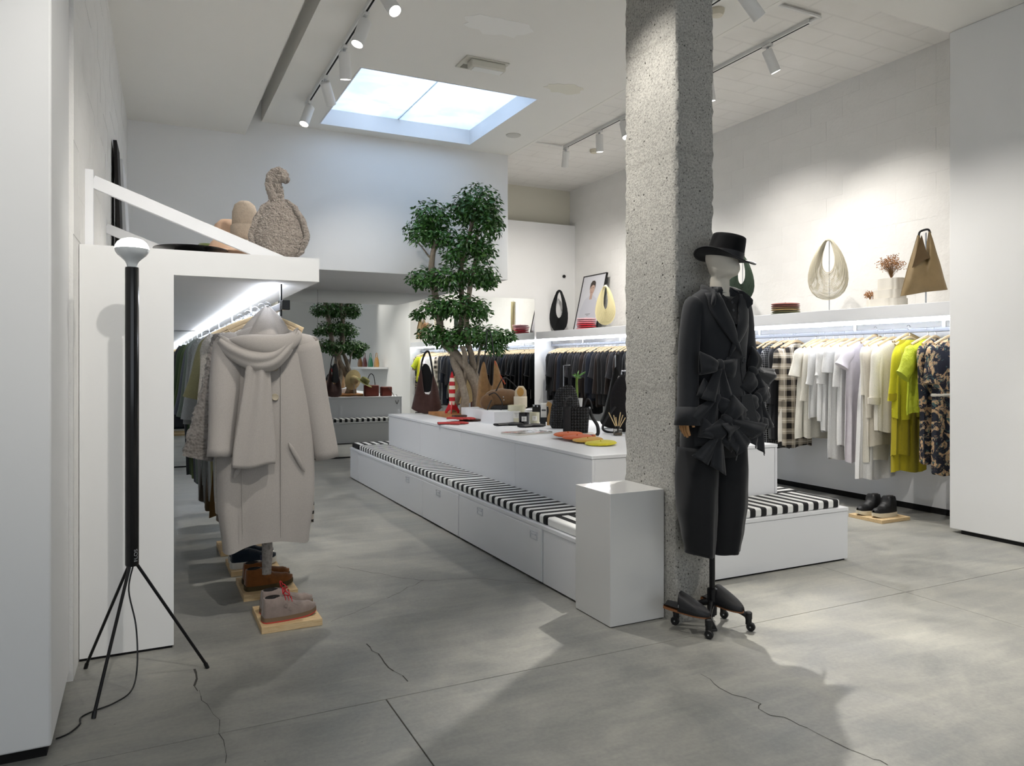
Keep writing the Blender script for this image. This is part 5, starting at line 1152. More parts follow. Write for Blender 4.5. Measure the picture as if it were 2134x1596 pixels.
def dried(lab, x, y, z, R_, h_, n_, sd):
    t = thing('dried_flowers', lab, 'dried flowers', (x, y, z)); r_ = random.Random(sd); st_ = MB(); fl_ = MB()
    for k in range(n_):
        d = Vector((r_.gauss(0, 0.55), r_.gauss(0, 0.55), 1)).normalized(); e_ = d * h_ * r_.uniform(0.7, 1.05)
        e_.x *= R_ / h_ * 1.6; e_.y *= R_ / h_ * 1.6
        st_.tube([(0, 0, 0), (e_.x * 0.35, e_.y * 0.35, e_.z * 0.6), tuple(e_)], 0.0009, 4)
        for q in range(4):
            c = e_ + Vector((r_.gauss(0, 0.013), r_.gauss(0, 0.013), r_.gauss(0, 0.013))); fl_.ball(tuple(c), 0.0042, 0.0042, 0.0042, 6, 4)
    st_.build('stems', mat('dried_stem', '#8f6c48', 0.9), t); tag(fl_.build('blooms', M_dry, t), kind='stuff')
dried('rounded bunch of tan dried flowers in the top vase', 5.98, p.y - 0.045, SZ + 0.255, 0.09, 0.20, 120, 1)
dried('small tuft of dried flowers at the left vase edge', 5.93, p.y + 0.135, SZ + 0.078, 0.035, 0.065, 40, 2)
# tan leather two-peak bag on a stand
p = wx(1925, 600, 5.98); s_ = 1 / 249.0
t = thing('handbag', 'folded tan leather tote with two peaks on a stand, right end of the shelf', 'bag', (5.98, p.y, SZ + 0.001), -YAW)
z0 = (634 - 615) * s_
def b4(l): return [((x - 1920) * s_, (632 - y) * s_) for x, y in l]
sheet(b4([(1870, 614), (1890, 611), (1930, 604), (1971, 600)]), b4([(1906, 485), (1911, 482), (1918, 515), (1925, 532), (1930, 480), (1933, 474), (1940, 500)]), 0.08, 44, 26, 0.5).build('body', M_tan, t, smooth=70)
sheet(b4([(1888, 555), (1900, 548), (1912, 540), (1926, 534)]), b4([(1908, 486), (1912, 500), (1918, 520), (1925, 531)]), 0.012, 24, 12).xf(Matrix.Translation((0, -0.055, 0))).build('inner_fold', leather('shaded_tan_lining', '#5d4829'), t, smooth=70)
loop([(x, 0, z) for x, z in b4([(1909, 490), (1911, 478), (1920, 473), (1930, 472), (1934, 480)])], 0.009, 20, 8).build('handle', M_blk_lea, t)
MB().tube([(0.03, 0.02, 0.004), (0.03, 0.02, 0.62)], 0.006, 8).build('stand', M_chrome, t)
MB().box(-0.04, 0.10, -0.05, 0.08, 0, 0.005).build('stand_foot', M_chrome, t)
# framed portrait leaning against the right wall
pa = on_x(1203, 686, 6.12); pb = on_x(1264, 675, 6.12); wdt = pa.y - pb.y; hgt = 0.90
t = thing('framed_portrait', 'black framed pale portrait of a person in a white shirt leaning on the wall', 'picture', (6.12, (pa.y + pb.y) / 2, SZ + 0.002), 0, None, (0, math.radians(14), -PI / 2 + 0.0))
t.rotation_euler = (0, 0, 0)
t.matrix_world = Matrix.Translation((6.10, 9.80, SZ + 0.003)) @ Matrix.Rotation(math.radians(13), 4, 'Y') @ Matrix.Rotation(-PI / 2, 4, 'Z')
w2 = 0.33
MB().box(-w2, w2, -0.004, 0.016, 0, hgt).build('backing', M_blackp, t)
fr = MB().box(-w2, -w2 + 0.014, -0.014, 0, 0, hgt).box(w2 - 0.014, w2, -0.014, 0, 0, hgt).box(-w2, w2, -0.014, 0, 0, 0.014).box(-w2, w2, -0.014, 0, hgt - 0.014, hgt).build('frame', M_black, t)
pr = MB().box(-w2 + 0.014, w2 - 0.014, -0.006, -0.004, 0.014, hgt - 0.014).build('print', mat('print_paper', '#cfd0d6', 0.5), t)
def flat(pts, y, m, nm): MB().prism(pts, y, y + 0.0008, 'y').build(nm, m, pr)
def ell(cx, cz, rx, rz_, n_=24): return [(cx + rx * math.cos(2 * PI * i / n_), cz + rz_ * math.sin(2 * PI * i / n_)) for i in range(n_)]
flat([(-0.25, 0.02), (0.25, 0.02), (0.24, 0.35), (0.17, 0.50), (0.06, 0.56), (-0.06, 0.56), (-0.17, 0.50), (-0.24, 0.35)], -0.0072, mat('print_shirt', '#c3c4cd', 0.5), 'printed_shirt')
flat([(-0.035, 0.5), (0.035, 0.5), (0.035, 0.62), (-0.035, 0.62)], -0.0080, mat('print_skin', '#b99b8c', 0.5), 'printed_neck')
flat(ell(0, 0.67, 0.066, 0.095), -0.0088, mat('print_skin', '#b99b8c', 0.5), 'printed_face')
flat([(-0.078, 0.66), (-0.07, 0.76), (-0.03, 0.80), (0.03, 0.80), (0.07, 0.765), (0.078, 0.66), (0.06, 0.715), (0.0, 0.735), (-0.055, 0.70)], -0.0096, mat('print_hair', '#3a302c', 0.6), 'printed_hair')
for sx in (-0.025, 0.025): flat(ell(sx, 0.685, 0.012, 0.005, 10), -0.0096, mat('print_hair', '#3a302c', 0.6), 'printed_eye')
flat(ell(0, 0.615, 0.018, 0.006, 10), -0.0096, mat('print_lips', '#9a6a60', 0.6), 'printed_mouth')
flat([(-0.07, 0.26), (0.07, 0.26), (0.07, 0.268), (-0.07, 0.268)], -0.0082, M_ink, 'printed_line')
flat([(-0.035, 0.24), (0.035, 0.24), (0.035, 0.246), (-0.035, 0.246)], -0.0082, M_ink, 'printed_line')
# dark round hook on the back wall
t = thing('wall_hook', 'small black round wall hook on the back wall above the shelf', 'hook', (6.168, YB, 2.774))
MB().lathe([(0.0, 0.0), (0.026, 0.0), (0.026, 0.018), (0.018, 0.03), (0.0, 0.032)], 20).xf(Matrix.Rotation(PI / 2, 4, 'X')).build('knob', M_black, t)
# ================================================================== GOODS ON THE LEFT SHELF
LS = 1.891
M_fleece = curly('taupe_fleece', '#b0a69c', '#83786e', 110)
bx = on_y(579, 527, 4.18); t = thing('fleece_bag', 'pear-shaped taupe fleece bag with a knotted handle on the left shelf', 'bag', (0.665, 4.22, LS), -YAW * 0.6)
def fl_disp(p_, d, k=0.0045): return p_ + d * k * (0.9 - 2.2 * noise.voronoi(p_ * 95)[0][0])
tabb = [(0, 0.02, 0.02), (0.06, 0.08, 0.05), (0.2, 0.135, 0.075), (0.42, 0.162, 0.08), (0.64, 0.138, 0.068), (0.84, 0.095, 0.055), (0.95, 0.055, 0.04), (1.0, 0.032, 0.03)]
def fb(u, v):
    a, b = prof(tabb, v); an = 2 * PI * u; p_ = Vector((0.93 * a * math.cos(an) + 0.012 * math.sin(v * 3) , b * math.sin(an), 0.36 * v)); d = Vector((math.cos(an), math.sin(an) * 1.5, 0)).normalized(); return fl_disp(p_, d)
mb = MB(); mb.grid(fb, 190, 130, True); mb.f.append(tuple(range(189, -1, -1))); mb.build('body', M_fleece, t, smooth=80)
for s in (-1, 1):
    P_ = [Vector((s * (prof(tabb, v)[0] * (0.97 if s < 0 else 0.86)) + 0.012 * math.sin(v * 3), -prof(tabb, v)[1] * (0.3 if s < 0 else 0.62), 0.36 * v)) for v in [0.13 + 0.85 * i / 90 for i in range(91)]]
    mb = MB().tube(P_, [0.006 + 0.010 * min(1, i / 14, (90 - i) / 14) for i in range(91)], 20); mb.v = [tuple(fl_disp(Vector(q), Vector((noise.noise(Vector(q) * 9), -1, 0.2)).normalized(), 0.004)) for q in mb.v]; mb.build('edge_roll', M_fleece, t, smooth=80)
for pp, rr_ in ((spline([(-0.02, 0, 0.34), (-0.045, -0.01, 0.42), (-0.04, -0.01, 0.48), (0.0, -0.015, 0.505), (0.03, -0.02, 0.48), (0.028, -0.03, 0.455)], 70), 0.026), (spline([(0.0, 0.01, 0.34), (0.0, 0.0, 0.40), (-0.01, -0.02, 0.45), (0.02, -0.03, 0.47), (0.045, -0.03, 0.46)], 60), 0.024)):
    mb = MB().tube(pp, rr_, 24); mb.v = [tuple(Vector(q) + 0.008 * noise.noise_vector(Vector(q) * 60)) for q in mb.v]; mb.build('handle', M_fleece, t, smooth=80)
p = on_y(510, 500, 4.75); t = thing('beanie', 'ribbed beige knit beanie on a head stand behind the fleece bag', 'hat', (p.x, 4.75, LS), 0)
M_bean = mat('beige_rib_knit', '#b3a595', 0.95, 0, (120, 0.8, 0.004), (60, 0.1))
MB().tube([(0, 0, 0), (0, 0, 0.24)], 0.02, 12).build('stand', M_white, t)
MB().lathe([(0.0, 0.44), (0.03, 0.437), (0.058, 0.415), (0.072, 0.37), (0.074, 0.29), (0.07, 0.285)][::-1], 36).build('crown', M_bean, t, smooth=60)
MB().lathe([(0.078, 0.205), (0.083, 0.215), (0.082, 0.285), (0.075, 0.293)], 36).build('cuff', M_bean, t, smooth=60)
p = on_y(475, 480, 4.95); t = thing('cap', 'peach satin cap on a stand beside the beanie', 'hat', (p.x, 4.95, LS), 0.6)
M_peach = mat('peach_satin', '#d9b79c', 0.4, 0, (30, 0.3, 0.006))
MB().tube([(0, 0, 0), (0, 0, 0.25)], 0.018, 12).build('stand', M_white, t)
MB().lathe([(0.0, 0.36), (0.045, 0.352), (0.078, 0.32), (0.09, 0.27), (0.092, 0.23), (0.088, 0.23)][::-1], 32).build('crown', M_peach, t, smooth=60)
MB().prism([(0.09 * math.cos(a), -0.05 - 0.09 * math.sin(a)) for a in [PI * i / 14 for i in range(15)]], 0.228, 0.233, 'z').build('visor', M_peach, t, bevel=0.001)
p = on_y(470, 525, 4.55); t = thing('bucket_hat', 'folded peach fabric hat lying on the left shelf', 'hat', (p.x + 0.02, 4.55, LS), 0.2)
mb = MB(); mb.ball((0, 0, 0.085), 0.12, 0.10, 0.095, 30, 18, lambda q, d: Vector((q.x, q.y, max(q.z, 0))) + d * 0.014 * noise.noise(q * 16)); mb.build('crown', M_peach, t, smooth=80)
MB().lathe([(0.10, 0.10), (0.17, 0.085), (0.172, 0.089), (0.10, 0.108)], 32).build('brim', M_peach, t)
p = on_y(430, 520, 4.75); o = MB().lathe([(0.0, 0.17), (0.04, 0.165), (0.078, 0.12), (0.088, 0.0), (0.0, 0.0)][::-1], 28).build('felt_hat_crown', felt('moss', '#4d5a22'), loc=(p.x, 4.75, LS), smooth=60); o.name = 'moss_hat'; tag(o, 'small moss green felt hat on the left shelf', 'hat')
p = on_y(390, 520, 4.45); t = thing('brimmed_hat', 'upturned black hat with a wide glossy brim on the left shelf', 'hat', (p.x + 0.02, 4.45, LS), 0)
MB().lathe([(0.09, 0.07), (0.14, 0.077), (0.19, 0.086), (0.192, 0.082), (0.14, 0.072), (0.095, 0.064)], 40).build('brim', mat('black_lacquer', '#101012', 0.2), t)
MB().lathe([(0.0, 0.0), (0.075, 0.0), (0.085, 0.01), (0.094, 0.068)], 32).build('crown', mat('black_lacquer', '#101012', 0.2), t)
# boards leaning against the rough left wall on the shelf
def board(lab, y0, wd_, h_, m, off, lean):
    t = thing('leaning_board', lab, 'board', (lerp(WA.x, WB.x, (y0 - WA.y) / (WB.y - WA.y)) + off, y0, LS), 0, 'boards leaning against the left wall', (0, -lean, ang))
    MB().box(-0.012, 0.012, 0, wd_, 0, h_).build('panel', m, t, bevel=0.001)
board('dark brown leaning board on the left shelf by the rough wall', 6.0, 0.35, 1.05, mat('dark_board', '#1d1a18', 0.7), 0.06, 0.035)
board('tall white leaning board on the left shelf by the rough wall', 6.40, 0.55, 1.02, M_white, 0.09, 0.05)
board('black leaning panel farthest along the left shelf', 7.6, 0.5, 0.60, mat('black_board', '#141518', 0.5), 0.10, 0.06)
# ================================================================== SHOES ON PLANKS
def _plank():
    s = NT('pine_plank'); mp = s.n('ShaderNodeMapping', None, Vector=s.obj()); mp.inputs['Scale'].default_value = (3, 30, 30)
    n1 = s.noise(3, 5, 0.6, mp.outputs[0], 1.2); s.set(Base_Color=s.ramp(n1, [(0.3, '#c9a676'), (0.6, '#e0c79c'), (0.75, '#b98f5c')]), Roughness=0.6); return s.m
M_plank = _plank()
def shoe(lab, cat, loc, rz, up_m, sole_m, style, lace=None, grp=None, extra=None, L=0.275, W=0.098):
    t = thing('shoe' if style != 'bootie' else 'ankle_boot', lab, cat, loc, rz, grp)
    def hw(s): return W / 2 * (0.70 + 0.34 * math.sin(PI * min(1, s * 0.95 + 0.12)) - 0.0) * (1 if s < 0.82 else math.sqrt(max(0.0, 1 - ((s - 0.82) / 0.185) ** 2))) * (1 if s > 0.08 else 0.75 + 0.25 * math.sqrt(max(0, s / 0.08)))
    sh = {'moc': 0.026, 'sneak': 0.04, 'bootie': 0.036}[style]
    tp_ = {'moc': [(0, 0.105), (0.30, 0.108), (0.46, 0.088), (0.62, 0.060), (0.85, 0.046), (1, 0.018)], 'sneak': [(0, 0.085), (0.35, 0.088), (0.5, 0.072), (0.7, 0.05), (0.88, 0.04), (1, 0.016)], 'bootie': [(0, 0.15), (0.36, 0.155), (0.50, 0.085), (0.66, 0.058), (0.86, 0.046), (1, 0.016)]}[style]
    def lift(s): return 0.016 * max(0, (s - 0.7) / 0.3) ** 2
    mb = MB()
    def so(u, v):
        a = 2 * PI * u; s = 0.5 + 0.5 * math.cos(a); w_ = hw(s) * 1.05; y = math.copysign(w_, math.sin(a)) * min(1, abs(math.sin(a)) * 3.0) ** 0.5
        return ((s - 0.5) * L * 1.02, y, lift(s) + sh * v * (1 - 0.25 * (s > 0.8) * (s - 0.8) / 0.2))
    mb.grid(so, 48, 3, True); mb.f.append(tuple(range(47, -1, -1))); mb.f.append(tuple(3 * 48 + i for i in range(48))); mb.build('sole', sole_m, t, smooth=50)
    if style == 'moc' and extra:
        MB().grid(lambda u, v: Vector(so(u, 0)) * 1.004 + Vector((0, 0, 0.006 * v)), 48, 1, True).build('outsole', extra, t)
    def upf(u, v):
        s = v; w_ = hw(s); h = prof([(a, b) for a, b in tp_], s)[0]; b = PI * u; c = math.cos(b); z_ = abs(math.sin(b)) ** ((0.28 if style == 'bootie' else 0.45) if s < 0.4 else 0.62)
        narrow = 1 - (0.12 if style == 'bootie' and s < 0.42 else 0.30) * z_ ** 3 * (1 if s < 0.42 else 0.6)
        return ((s - 0.5) * L * 0.985 + (0.006 * z_ if s < 0.2 else 0), w_ * sgnp(c, 0.75) * narrow, sh * 0.85 + lift(s) + (min(h * z_ * 0.98, h * 0.9) if s < 0.36 else h * z_ * 0.98))
    mb = MB(); mb.grid(upf, 26, 34, False, True); n_ = 27; mb.f.append(tuple(range(n_))); mb.build('upper', up_m, t, smooth=70)
    hh = prof([(a, b) for a, b in tp_], 0.2)[0] + sh * 0.85
    MB().lathe([(0.0, 0), (1.0, 0), (0.9, 0.004), (0.0, 0.001)], 24, sx=L * 0.14, sy=W * 0.27).xf(Matrix.Translation((-0.31 * L, 0, sh * 0.85 + prof([(a, b) for a, b in tp_], 0.2)[0] * 0.9 - 0.0015))).build('opening', mat('shoe_lining', '#1c1918', 0.9), t)
    if lace:
        for k in range(3):
            s = 0.40 + 0.06 * k; h = prof([(a, b) for a, b in tp_], s)[0] + sh * 0.85
            MB().tube(spline([((s - 0.5) * L, -hw(s) * 0.62, h * 0.86), ((s - 0.49) * L, 0, h + 0.004), ((s - 0.48) * L, hw(s) * 0.62, h * 0.86)], 10), 0.0026, 6).build('lace', lace, t)
        h = prof([(a, b) for a, b in tp_], 0.38)[0] + sh
        for q in (-1, 1): loop([((-0.12) * L, 0, h), (-0.10 * L, q * 0.03, h + 0.022), (-0.04 * L, q * 0.05, h + 0.004), (-0.09 * L, q * 0.012, h - 0.002)], 0.0026, 16, 6).build('lace_bow', lace, t)
        for q in (-1, 1):
            for k in range(2): MB().lathe([(0.0, 0), (0.009, 0), (0.009, 0.003), (0, 0.003)], 14).xf(Matrix.Translation(((0.39 + 0.09 * k - 0.5) * L, q * (hw(0.42) * 0.93 + 0.002), sh + 0.052 - 0.018 * k)) @ Matrix.Rotation(-q * PI / 2, 4, 'X')).build('eyelet_disc', up_m, t)
    if style != 'bootie':
        MB().tube(spline([((0.52 - 0.5) * L, -hw(0.55) * 0.66, sh + 0.056), (0.2 * L, -hw(0.7) * 0.72, sh + 0.034), (0.42 * L, 0, sh + 0.036), (0.2 * L, hw(0.7) * 0.72, sh + 0.034), (0.02 * L, hw(0.55) * 0.66, sh + 0.056)], 24), 0.003, 6).build('apron_seam', up_m, t)
    return t
def plank(lab, x0, x1, y0, y1, h=0.035):
    o = MB().box((x0 - x1) / 2, (x1 - x0) / 2, (y0 - y1) / 2, (y1 - y0) / 2, 0, h).build('wooden_plank', M_plank, loc=((x0 + x1) / 2, (y0 + y1) / 2, 0), bevel=0.002)
    tag(o, lab, 'plank', 'pine planks under the shoes')
plank('pine plank under the taupe shoes, nearest of the row', 0.525, 0.825, 3.87, 4.23)
plank('pine plank under the brown suede shoes', 0.505, 0.805, 4.44, 4.84)
plank('pine plank under the navy trainers', 0.492, 0.79, 4.99, 5.34)
plank('pine plank farthest back under the left clothes rail', 0.48, 0.78, 5.55, 5.9)
M_ts = suede('taupe_nubuck', '#8d7f78'); M_crepe = mat('crepe_sole', '#7a6650', 0.8); M_rl = mat('red_lace', '#c22a33', 0.7); M_bs = suede('rust_brown_suede', '#7a4a22'); M_mud = mat('mud_sole', '#4d3f22', 0.8)
M_nav = suede('navy_suede', '#14202c'); M_ws = mat('white_sole', '#d9d6cd', 0.6)
PZ = 0.036
shoe('near taupe nubuck shoe with red laces and red sole edge', 'shoe', (0.675, 3.965, PZ), 0.10, M_ts, M_crepe, 'moc', M_rl, 'pairs of shoes on pine planks', mat('red_outsole', '#c9443c', 0.6))
shoe('far taupe nubuck shoe with red laces behind its pair', 'shoe', (0.685, 4.10, PZ), 0.10, M_ts, M_crepe, 'moc', M_rl, 'pairs of shoes on pine planks', mat('red_outsole', '#c9443c', 0.6))
M_dkl = mat('dark_lace', '#2a2a4a', 0.7)
shoe('near rust brown suede shoe on the second plank', 'shoe', (0.66, 4.56, PZ), 0.08, M_bs, M_mud, 'moc', M_dkl, 'pairs of shoes on pine planks')
shoe('far rust brown suede shoe on the second plank', 'shoe', (0.665, 4.70, PZ), 0.08, M_bs, M_mud, 'moc', M_dkl, 'pairs of shoes on pine planks')
shoe('near navy suede trainer with a thick white sole', 'shoe', (0.64, 5.09, PZ), 0.06, M_nav, M_ws, 'sneak', None, 'pairs of shoes on pine planks', None, 0.285, 0.105)
shoe('far navy suede trainer with a thick white sole', 'shoe', (0.645, 5.23, PZ), 0.06, M_nav, M_ws, 'sneak', None, 'pairs of shoes on pine planks', None, 0.285, 0.105)
bpk = [on_z(*q, 0.03) for q in ((1779, 1068), (1837, 1085), (1885, 1075), (1830, 1062))]
plank('wooden plank under the black ankle boots by the right wall', 5.555, 5.915, 4.22, 4.55, 0.03)
shoe('near black leather ankle boot with a chunky cream sole', 'boot', (5.72, 4.33, 0.031), PI + 0.05, leather('black_boot_leather', '#131315'), mat('cream_sole', '#d8cfb8', 0.6), 'bootie', None, 'black ankle boots on the right plank')
shoe('far black leather ankle boot with a chunky cream sole', 'boot', (5.69, 4.46, 0.031), PI + 0.02, leather('black_boot_leather', '#131315'), mat('cream_sole', '#d8cfb8', 0.6), 'bootie', None, 'black ankle boots on the right plank')
# ================================================================== FRONT OF THE SHOP (seen only in the mirror)
t = thing('bag_shelf', 'white wall shelf with bags near the entrance, seen in the mirror', 'shelf', (5.55, 0.6, 1.2))
MB().box(-0.16, 0.23, -1.4, 1.4, 0, 0.05).build('board', M_white, t)
for i, (y, c, lab) in enumerate(((-0.6, '#9a6a3a', 'amber leather bag on the entrance shelf'), (-0.1, '#6a3030', 'wine red bag on the entrance shelf'), (0.5, '#2f7a58', 'emerald green bag on the entrance shelf'), (1.1, '#b98a4a', 'honey leather bag on the entrance shelf'))):
    q = thing('handbag', lab, 'bag', (5.56, 0.6 + y, 1.251), PI / 2)
    sheet([(-0.16, 0.0), (-0.08, -0.0), (0.08, -0.0), (0.16, 0.0)], [(-0.12, 0.25), (-0.05, 0.26), (0.05, 0.26), (0.12, 0.25)], 0.06).build('body', leather('mirror_bag_%d' % i, c), q, smooth=70)
    loop([(-0.08, 0, 0.25), (-0.05, 0, 0.36), (0.05, 0, 0.36), (0.08, 0, 0.25)], 0.008).build('handle', leather('mirror_bag_%d' % i, c), q)
# ================================================================== MANNEQUIN
MX, MY = 2.60, 2.95
M_suit = mat('black_wool_crepe', '#202226', 0.75, 0, (300, 0.2, 0.001), (60, 0.06), 0.3, 0, 0.2)
M_suit2 = mat('black_trouser_wool', '#17181b', 0.8, 0, (300, 0.2, 0.001), (60, 0.06), 0.3, 0, 0.15)
M_canvas = mat('canvas_skin', '#d6d0c3', 0.8, 0, (150, 0.2, 0.002))
mq = thing('mannequin', 'cloth-covered tailor mannequin on a black wheeled stand before the pillar', 'mannequin', (MX, MY, 0))
MB().tube([(0, 0, 0.06), (0, 0, 1.2)], 0.0145, 14).build('pole', M_black, mq)
MB().lathe([(0.0, 0.07), (0.024, 0.07), (0.026, 0.20), (0.019, 0.205), (0.0, 0.205)], 18).build('pole_socket', M_black, mq)
for cx, cy in ((2.462, 3.065), (2.485, 2.845), (2.735, 2.835), (2.745, 3.03)):
    a = Vector((cx - MX, cy - MY, 0)); d = a.normalized()
    lg = MB().tube(spline([(0, 0, 0.135), tuple(a * 0.3 + Vector((0, 0, 0.125))), tuple(a * 0.7 + Vector((0, 0, 0.10))), tuple(a + Vector((0, 0, 0.075)))], 14), [0.02, 0.02, 0.019, 0.018, 0.017, 0.016, 0.015, 0.014, 0.014, 0.013, 0.013, 0.013, 0.014, 0.015, 0.016], 10, True, 0.8).build('base_leg', M_black, mq)
    MB().lathe([(0.0, 0.062), (0.018, 0.062), (0.018, 0.092), (0.012, 0.098), (0, 0.098)], 14, (a.x, a.y, 0)).build('caster_cap', M_blackp, lg)
    w_ = Matrix.Translation((a.x + d.x * 0.008, a.y + d.y * 0.008 - 0.004, 0.0225)) @ Matrix.Rotation(0.5, 4, 'Z') @ Matrix.Rotation(PI / 2, 4, 'Y')
    MB().lathe([(0.0, -0.009), (0.019, -0.009), (0.022, -0.006), (0.022, 0.006), (0.019, 0.009), (0.0, 0.009)], 20).xf(w_).build('caster_wheel', M_blackp, lg)
    MB().lathe([(0.0, -0.011), (0.004, -0.011), (0.004, 0.011), (0.0, 0.011)], 10).xf(w_).build('axle', M_chrome, lg)
    MB().box(a.x - 0.012, a.x + 0.012, a.y - 0.012, a.y + 0.012, 0.03, 0.066).build('caster_fork', M_blackp, lg, bevel=0.004)
MB().bar((-0.05, -0.03, 0.06), (-0.075, -0.10, 0.028), 0.035, 0.012).build('brake_pedal', M_blackp, mq, bevel=0.003)
# head and neck: featureless cloth head turned slightly to the right
def head():
    tab = [(0, 0.058, 0.062, 0.0), (0.2, 0.054, 0.058, 0.0), (0.38, 0.052, 0.056, -0.002), (0.44, 0.060, 0.078, -0.030), (0.52, 0.070, 0.092, -0.028), (0.72, 0.078, 0.098, -0.014), (0.88, 0.070, 0.085, -0.004), (1.0, 0.03, 0.04, 0.0)]
    def f(u, v):
        a, b, c = prof(tab, v); an = 2 * PI * u; y = b * math.sin(an)
        if y < 0 and 0.4 < v < 0.62: y *= 1.06 + 0.06 * math.cos(an) ** 2
        return (a * math.cos(an), y + c, 1.66 + 0.31 * v)
    mb = MB(); mb.grid(f, 40, 30, True); mb.f.append(tuple(30 * 40 + i for i in range(40)))
    hd = mb.xf(Matrix.Translation((0.035, -0.015, 0)) @ Matrix.Rotation(0.25, 4, 'Z') @ Matrix.Diagonal((0.86, 0.88, 1, 1))).build('head', M_canvas, mq, smooth=80)
head()
# wooden hand: palm, four fingers and thumb below the left cuff
M_hand = mat('hand_wood', '#b98a5a', 0.5)
def hand(c, s):
    hd = MB().ball((0, 0, 0), 0.016, 0.036, 0.045, 14, 10).xf(Matrix.Translation(c)).build('hand', M_hand, mq)
    for i in range(4):
        y = -0.026 + i * 0.017; l = (0.058, 0.068, 0.064, 0.05)[i]
        MB().tube([(c[0], c[1] + y, c[2] - 0.03), (c[0] + s * 0.006, c[1] + y, c[2] - 0.03 - l * 0.55), (c[0] + s * 0.018, c[1] + y, c[2] - 0.03 - l)], [0.0085, 0.008, 0.006], 8).build('finger', M_hand, hd)
    MB().tube([(c[0], c[1] - 0.03, c[2] + 0.01), (c[0] + s * 0.01, c[1] - 0.055, c[2] - 0.015), (c[0] + s * 0.015, c[1] - 0.058, c[2] - 0.045)], [0.010, 0.009, 0.007], 8).build('thumb', M_hand, hd)
hand((-0.226, -0.05, 1.085), 1); hand((0.2, -0.05, 1.085), -1)
# shirt
sh = thing('shirt', 'black buttoned shirt under the mannequin blazer', 'shirt', (MX + 0.03, MY + 0.002, -0.03))
MB().lathe([(0.066, 1.685), (0.062, 1.70), (0.060, 1.735), (0.064, 1.738)], 30, sx=1.0, sy=1.08).build('collar_band', M_suit2, sh, smooth=60)
def shirt_front(u, v): return (lerp(-0.075, 0.075, u) * lerp(1, 0.5, v), -0.078 - 0.045 * v - 0.012 * math.sin(PI * u), lerp(1.715, 1.575, v))
MB().grid(shirt_front, 12, 10).build('front', M_suit2, sh, smooth=70, solid=0.004)
for s in (-1, 1): MB().prism([(s * 0.004, 1.70), (s * 0.05, 1.725), (s * 0.06, 1.70), (s * 0.022, 1.655)], -0.100, -0.094, 'y').build('collar_point', M_suit2, sh, bevel=0.002)
for z in (1.685, 1.645, 1.605): MB().lathe([(0, 0), (0.0065, 0), (0.0065, 0.003), (0, 0.003)], 12).xf(Matrix.Translation((0.006, -0.104 - (1.70 - z) * 0.2, z)) @ Matrix.Rotation(PI / 2, 4, 'X')).build('button', mat('grey_button', '#3a3c40', 0.4), sh)
# blazer
jk = thing('blazer', 'black double-breasted blazer with big fabric bows worn by the mannequin', 'blazer', (MX + 0.03, MY - 0.01, 0))
jt = [(0, 0.075, 0.075), (0.025, 0.105, 0.08), (0.055, 0.152, 0.072), (0.09, 0.170, 0.085), (0.25, 0.166, 0.112), (0.42, 0.152, 0.108), (0.52, 0.146, 0.105), (0.62, 0.158, 0.115), (0.82, 0.185, 0.14), (1.0, 0.19, 0.15)]
def jb(u, v):
    a, b = prof(jt, v); an = 2 * PI * u; k = max(0, v - 0.55); xx = a * sgnp(math.cos(an), 0.9)
    if math.sin(an) < 0 and v < 0.36 and abs(xx - 0.004) < 0.07 * (1 - v / 0.36): b *= 0.62
    return (xx + 0.02 * k * math.sin(7 * an), b * sgnp(math.sin(an), 0.85) + 0.05 * k * math.sin(6 * an + 1), 1.735 - 0.78 * v + 0.03 * k * math.sin(5 * an))
def jfy(x, v):
    a, b = prof(jt, v); c = min(0.99, abs(x) / a) ** (1 / 0.9); return -b * math.sqrt(1 - c * c) ** 0.85
mb = MB(); mb.grid(jb, 64, 40, True, True); mb.build('body', M_suit, jk, smooth=70, solid=0.004)
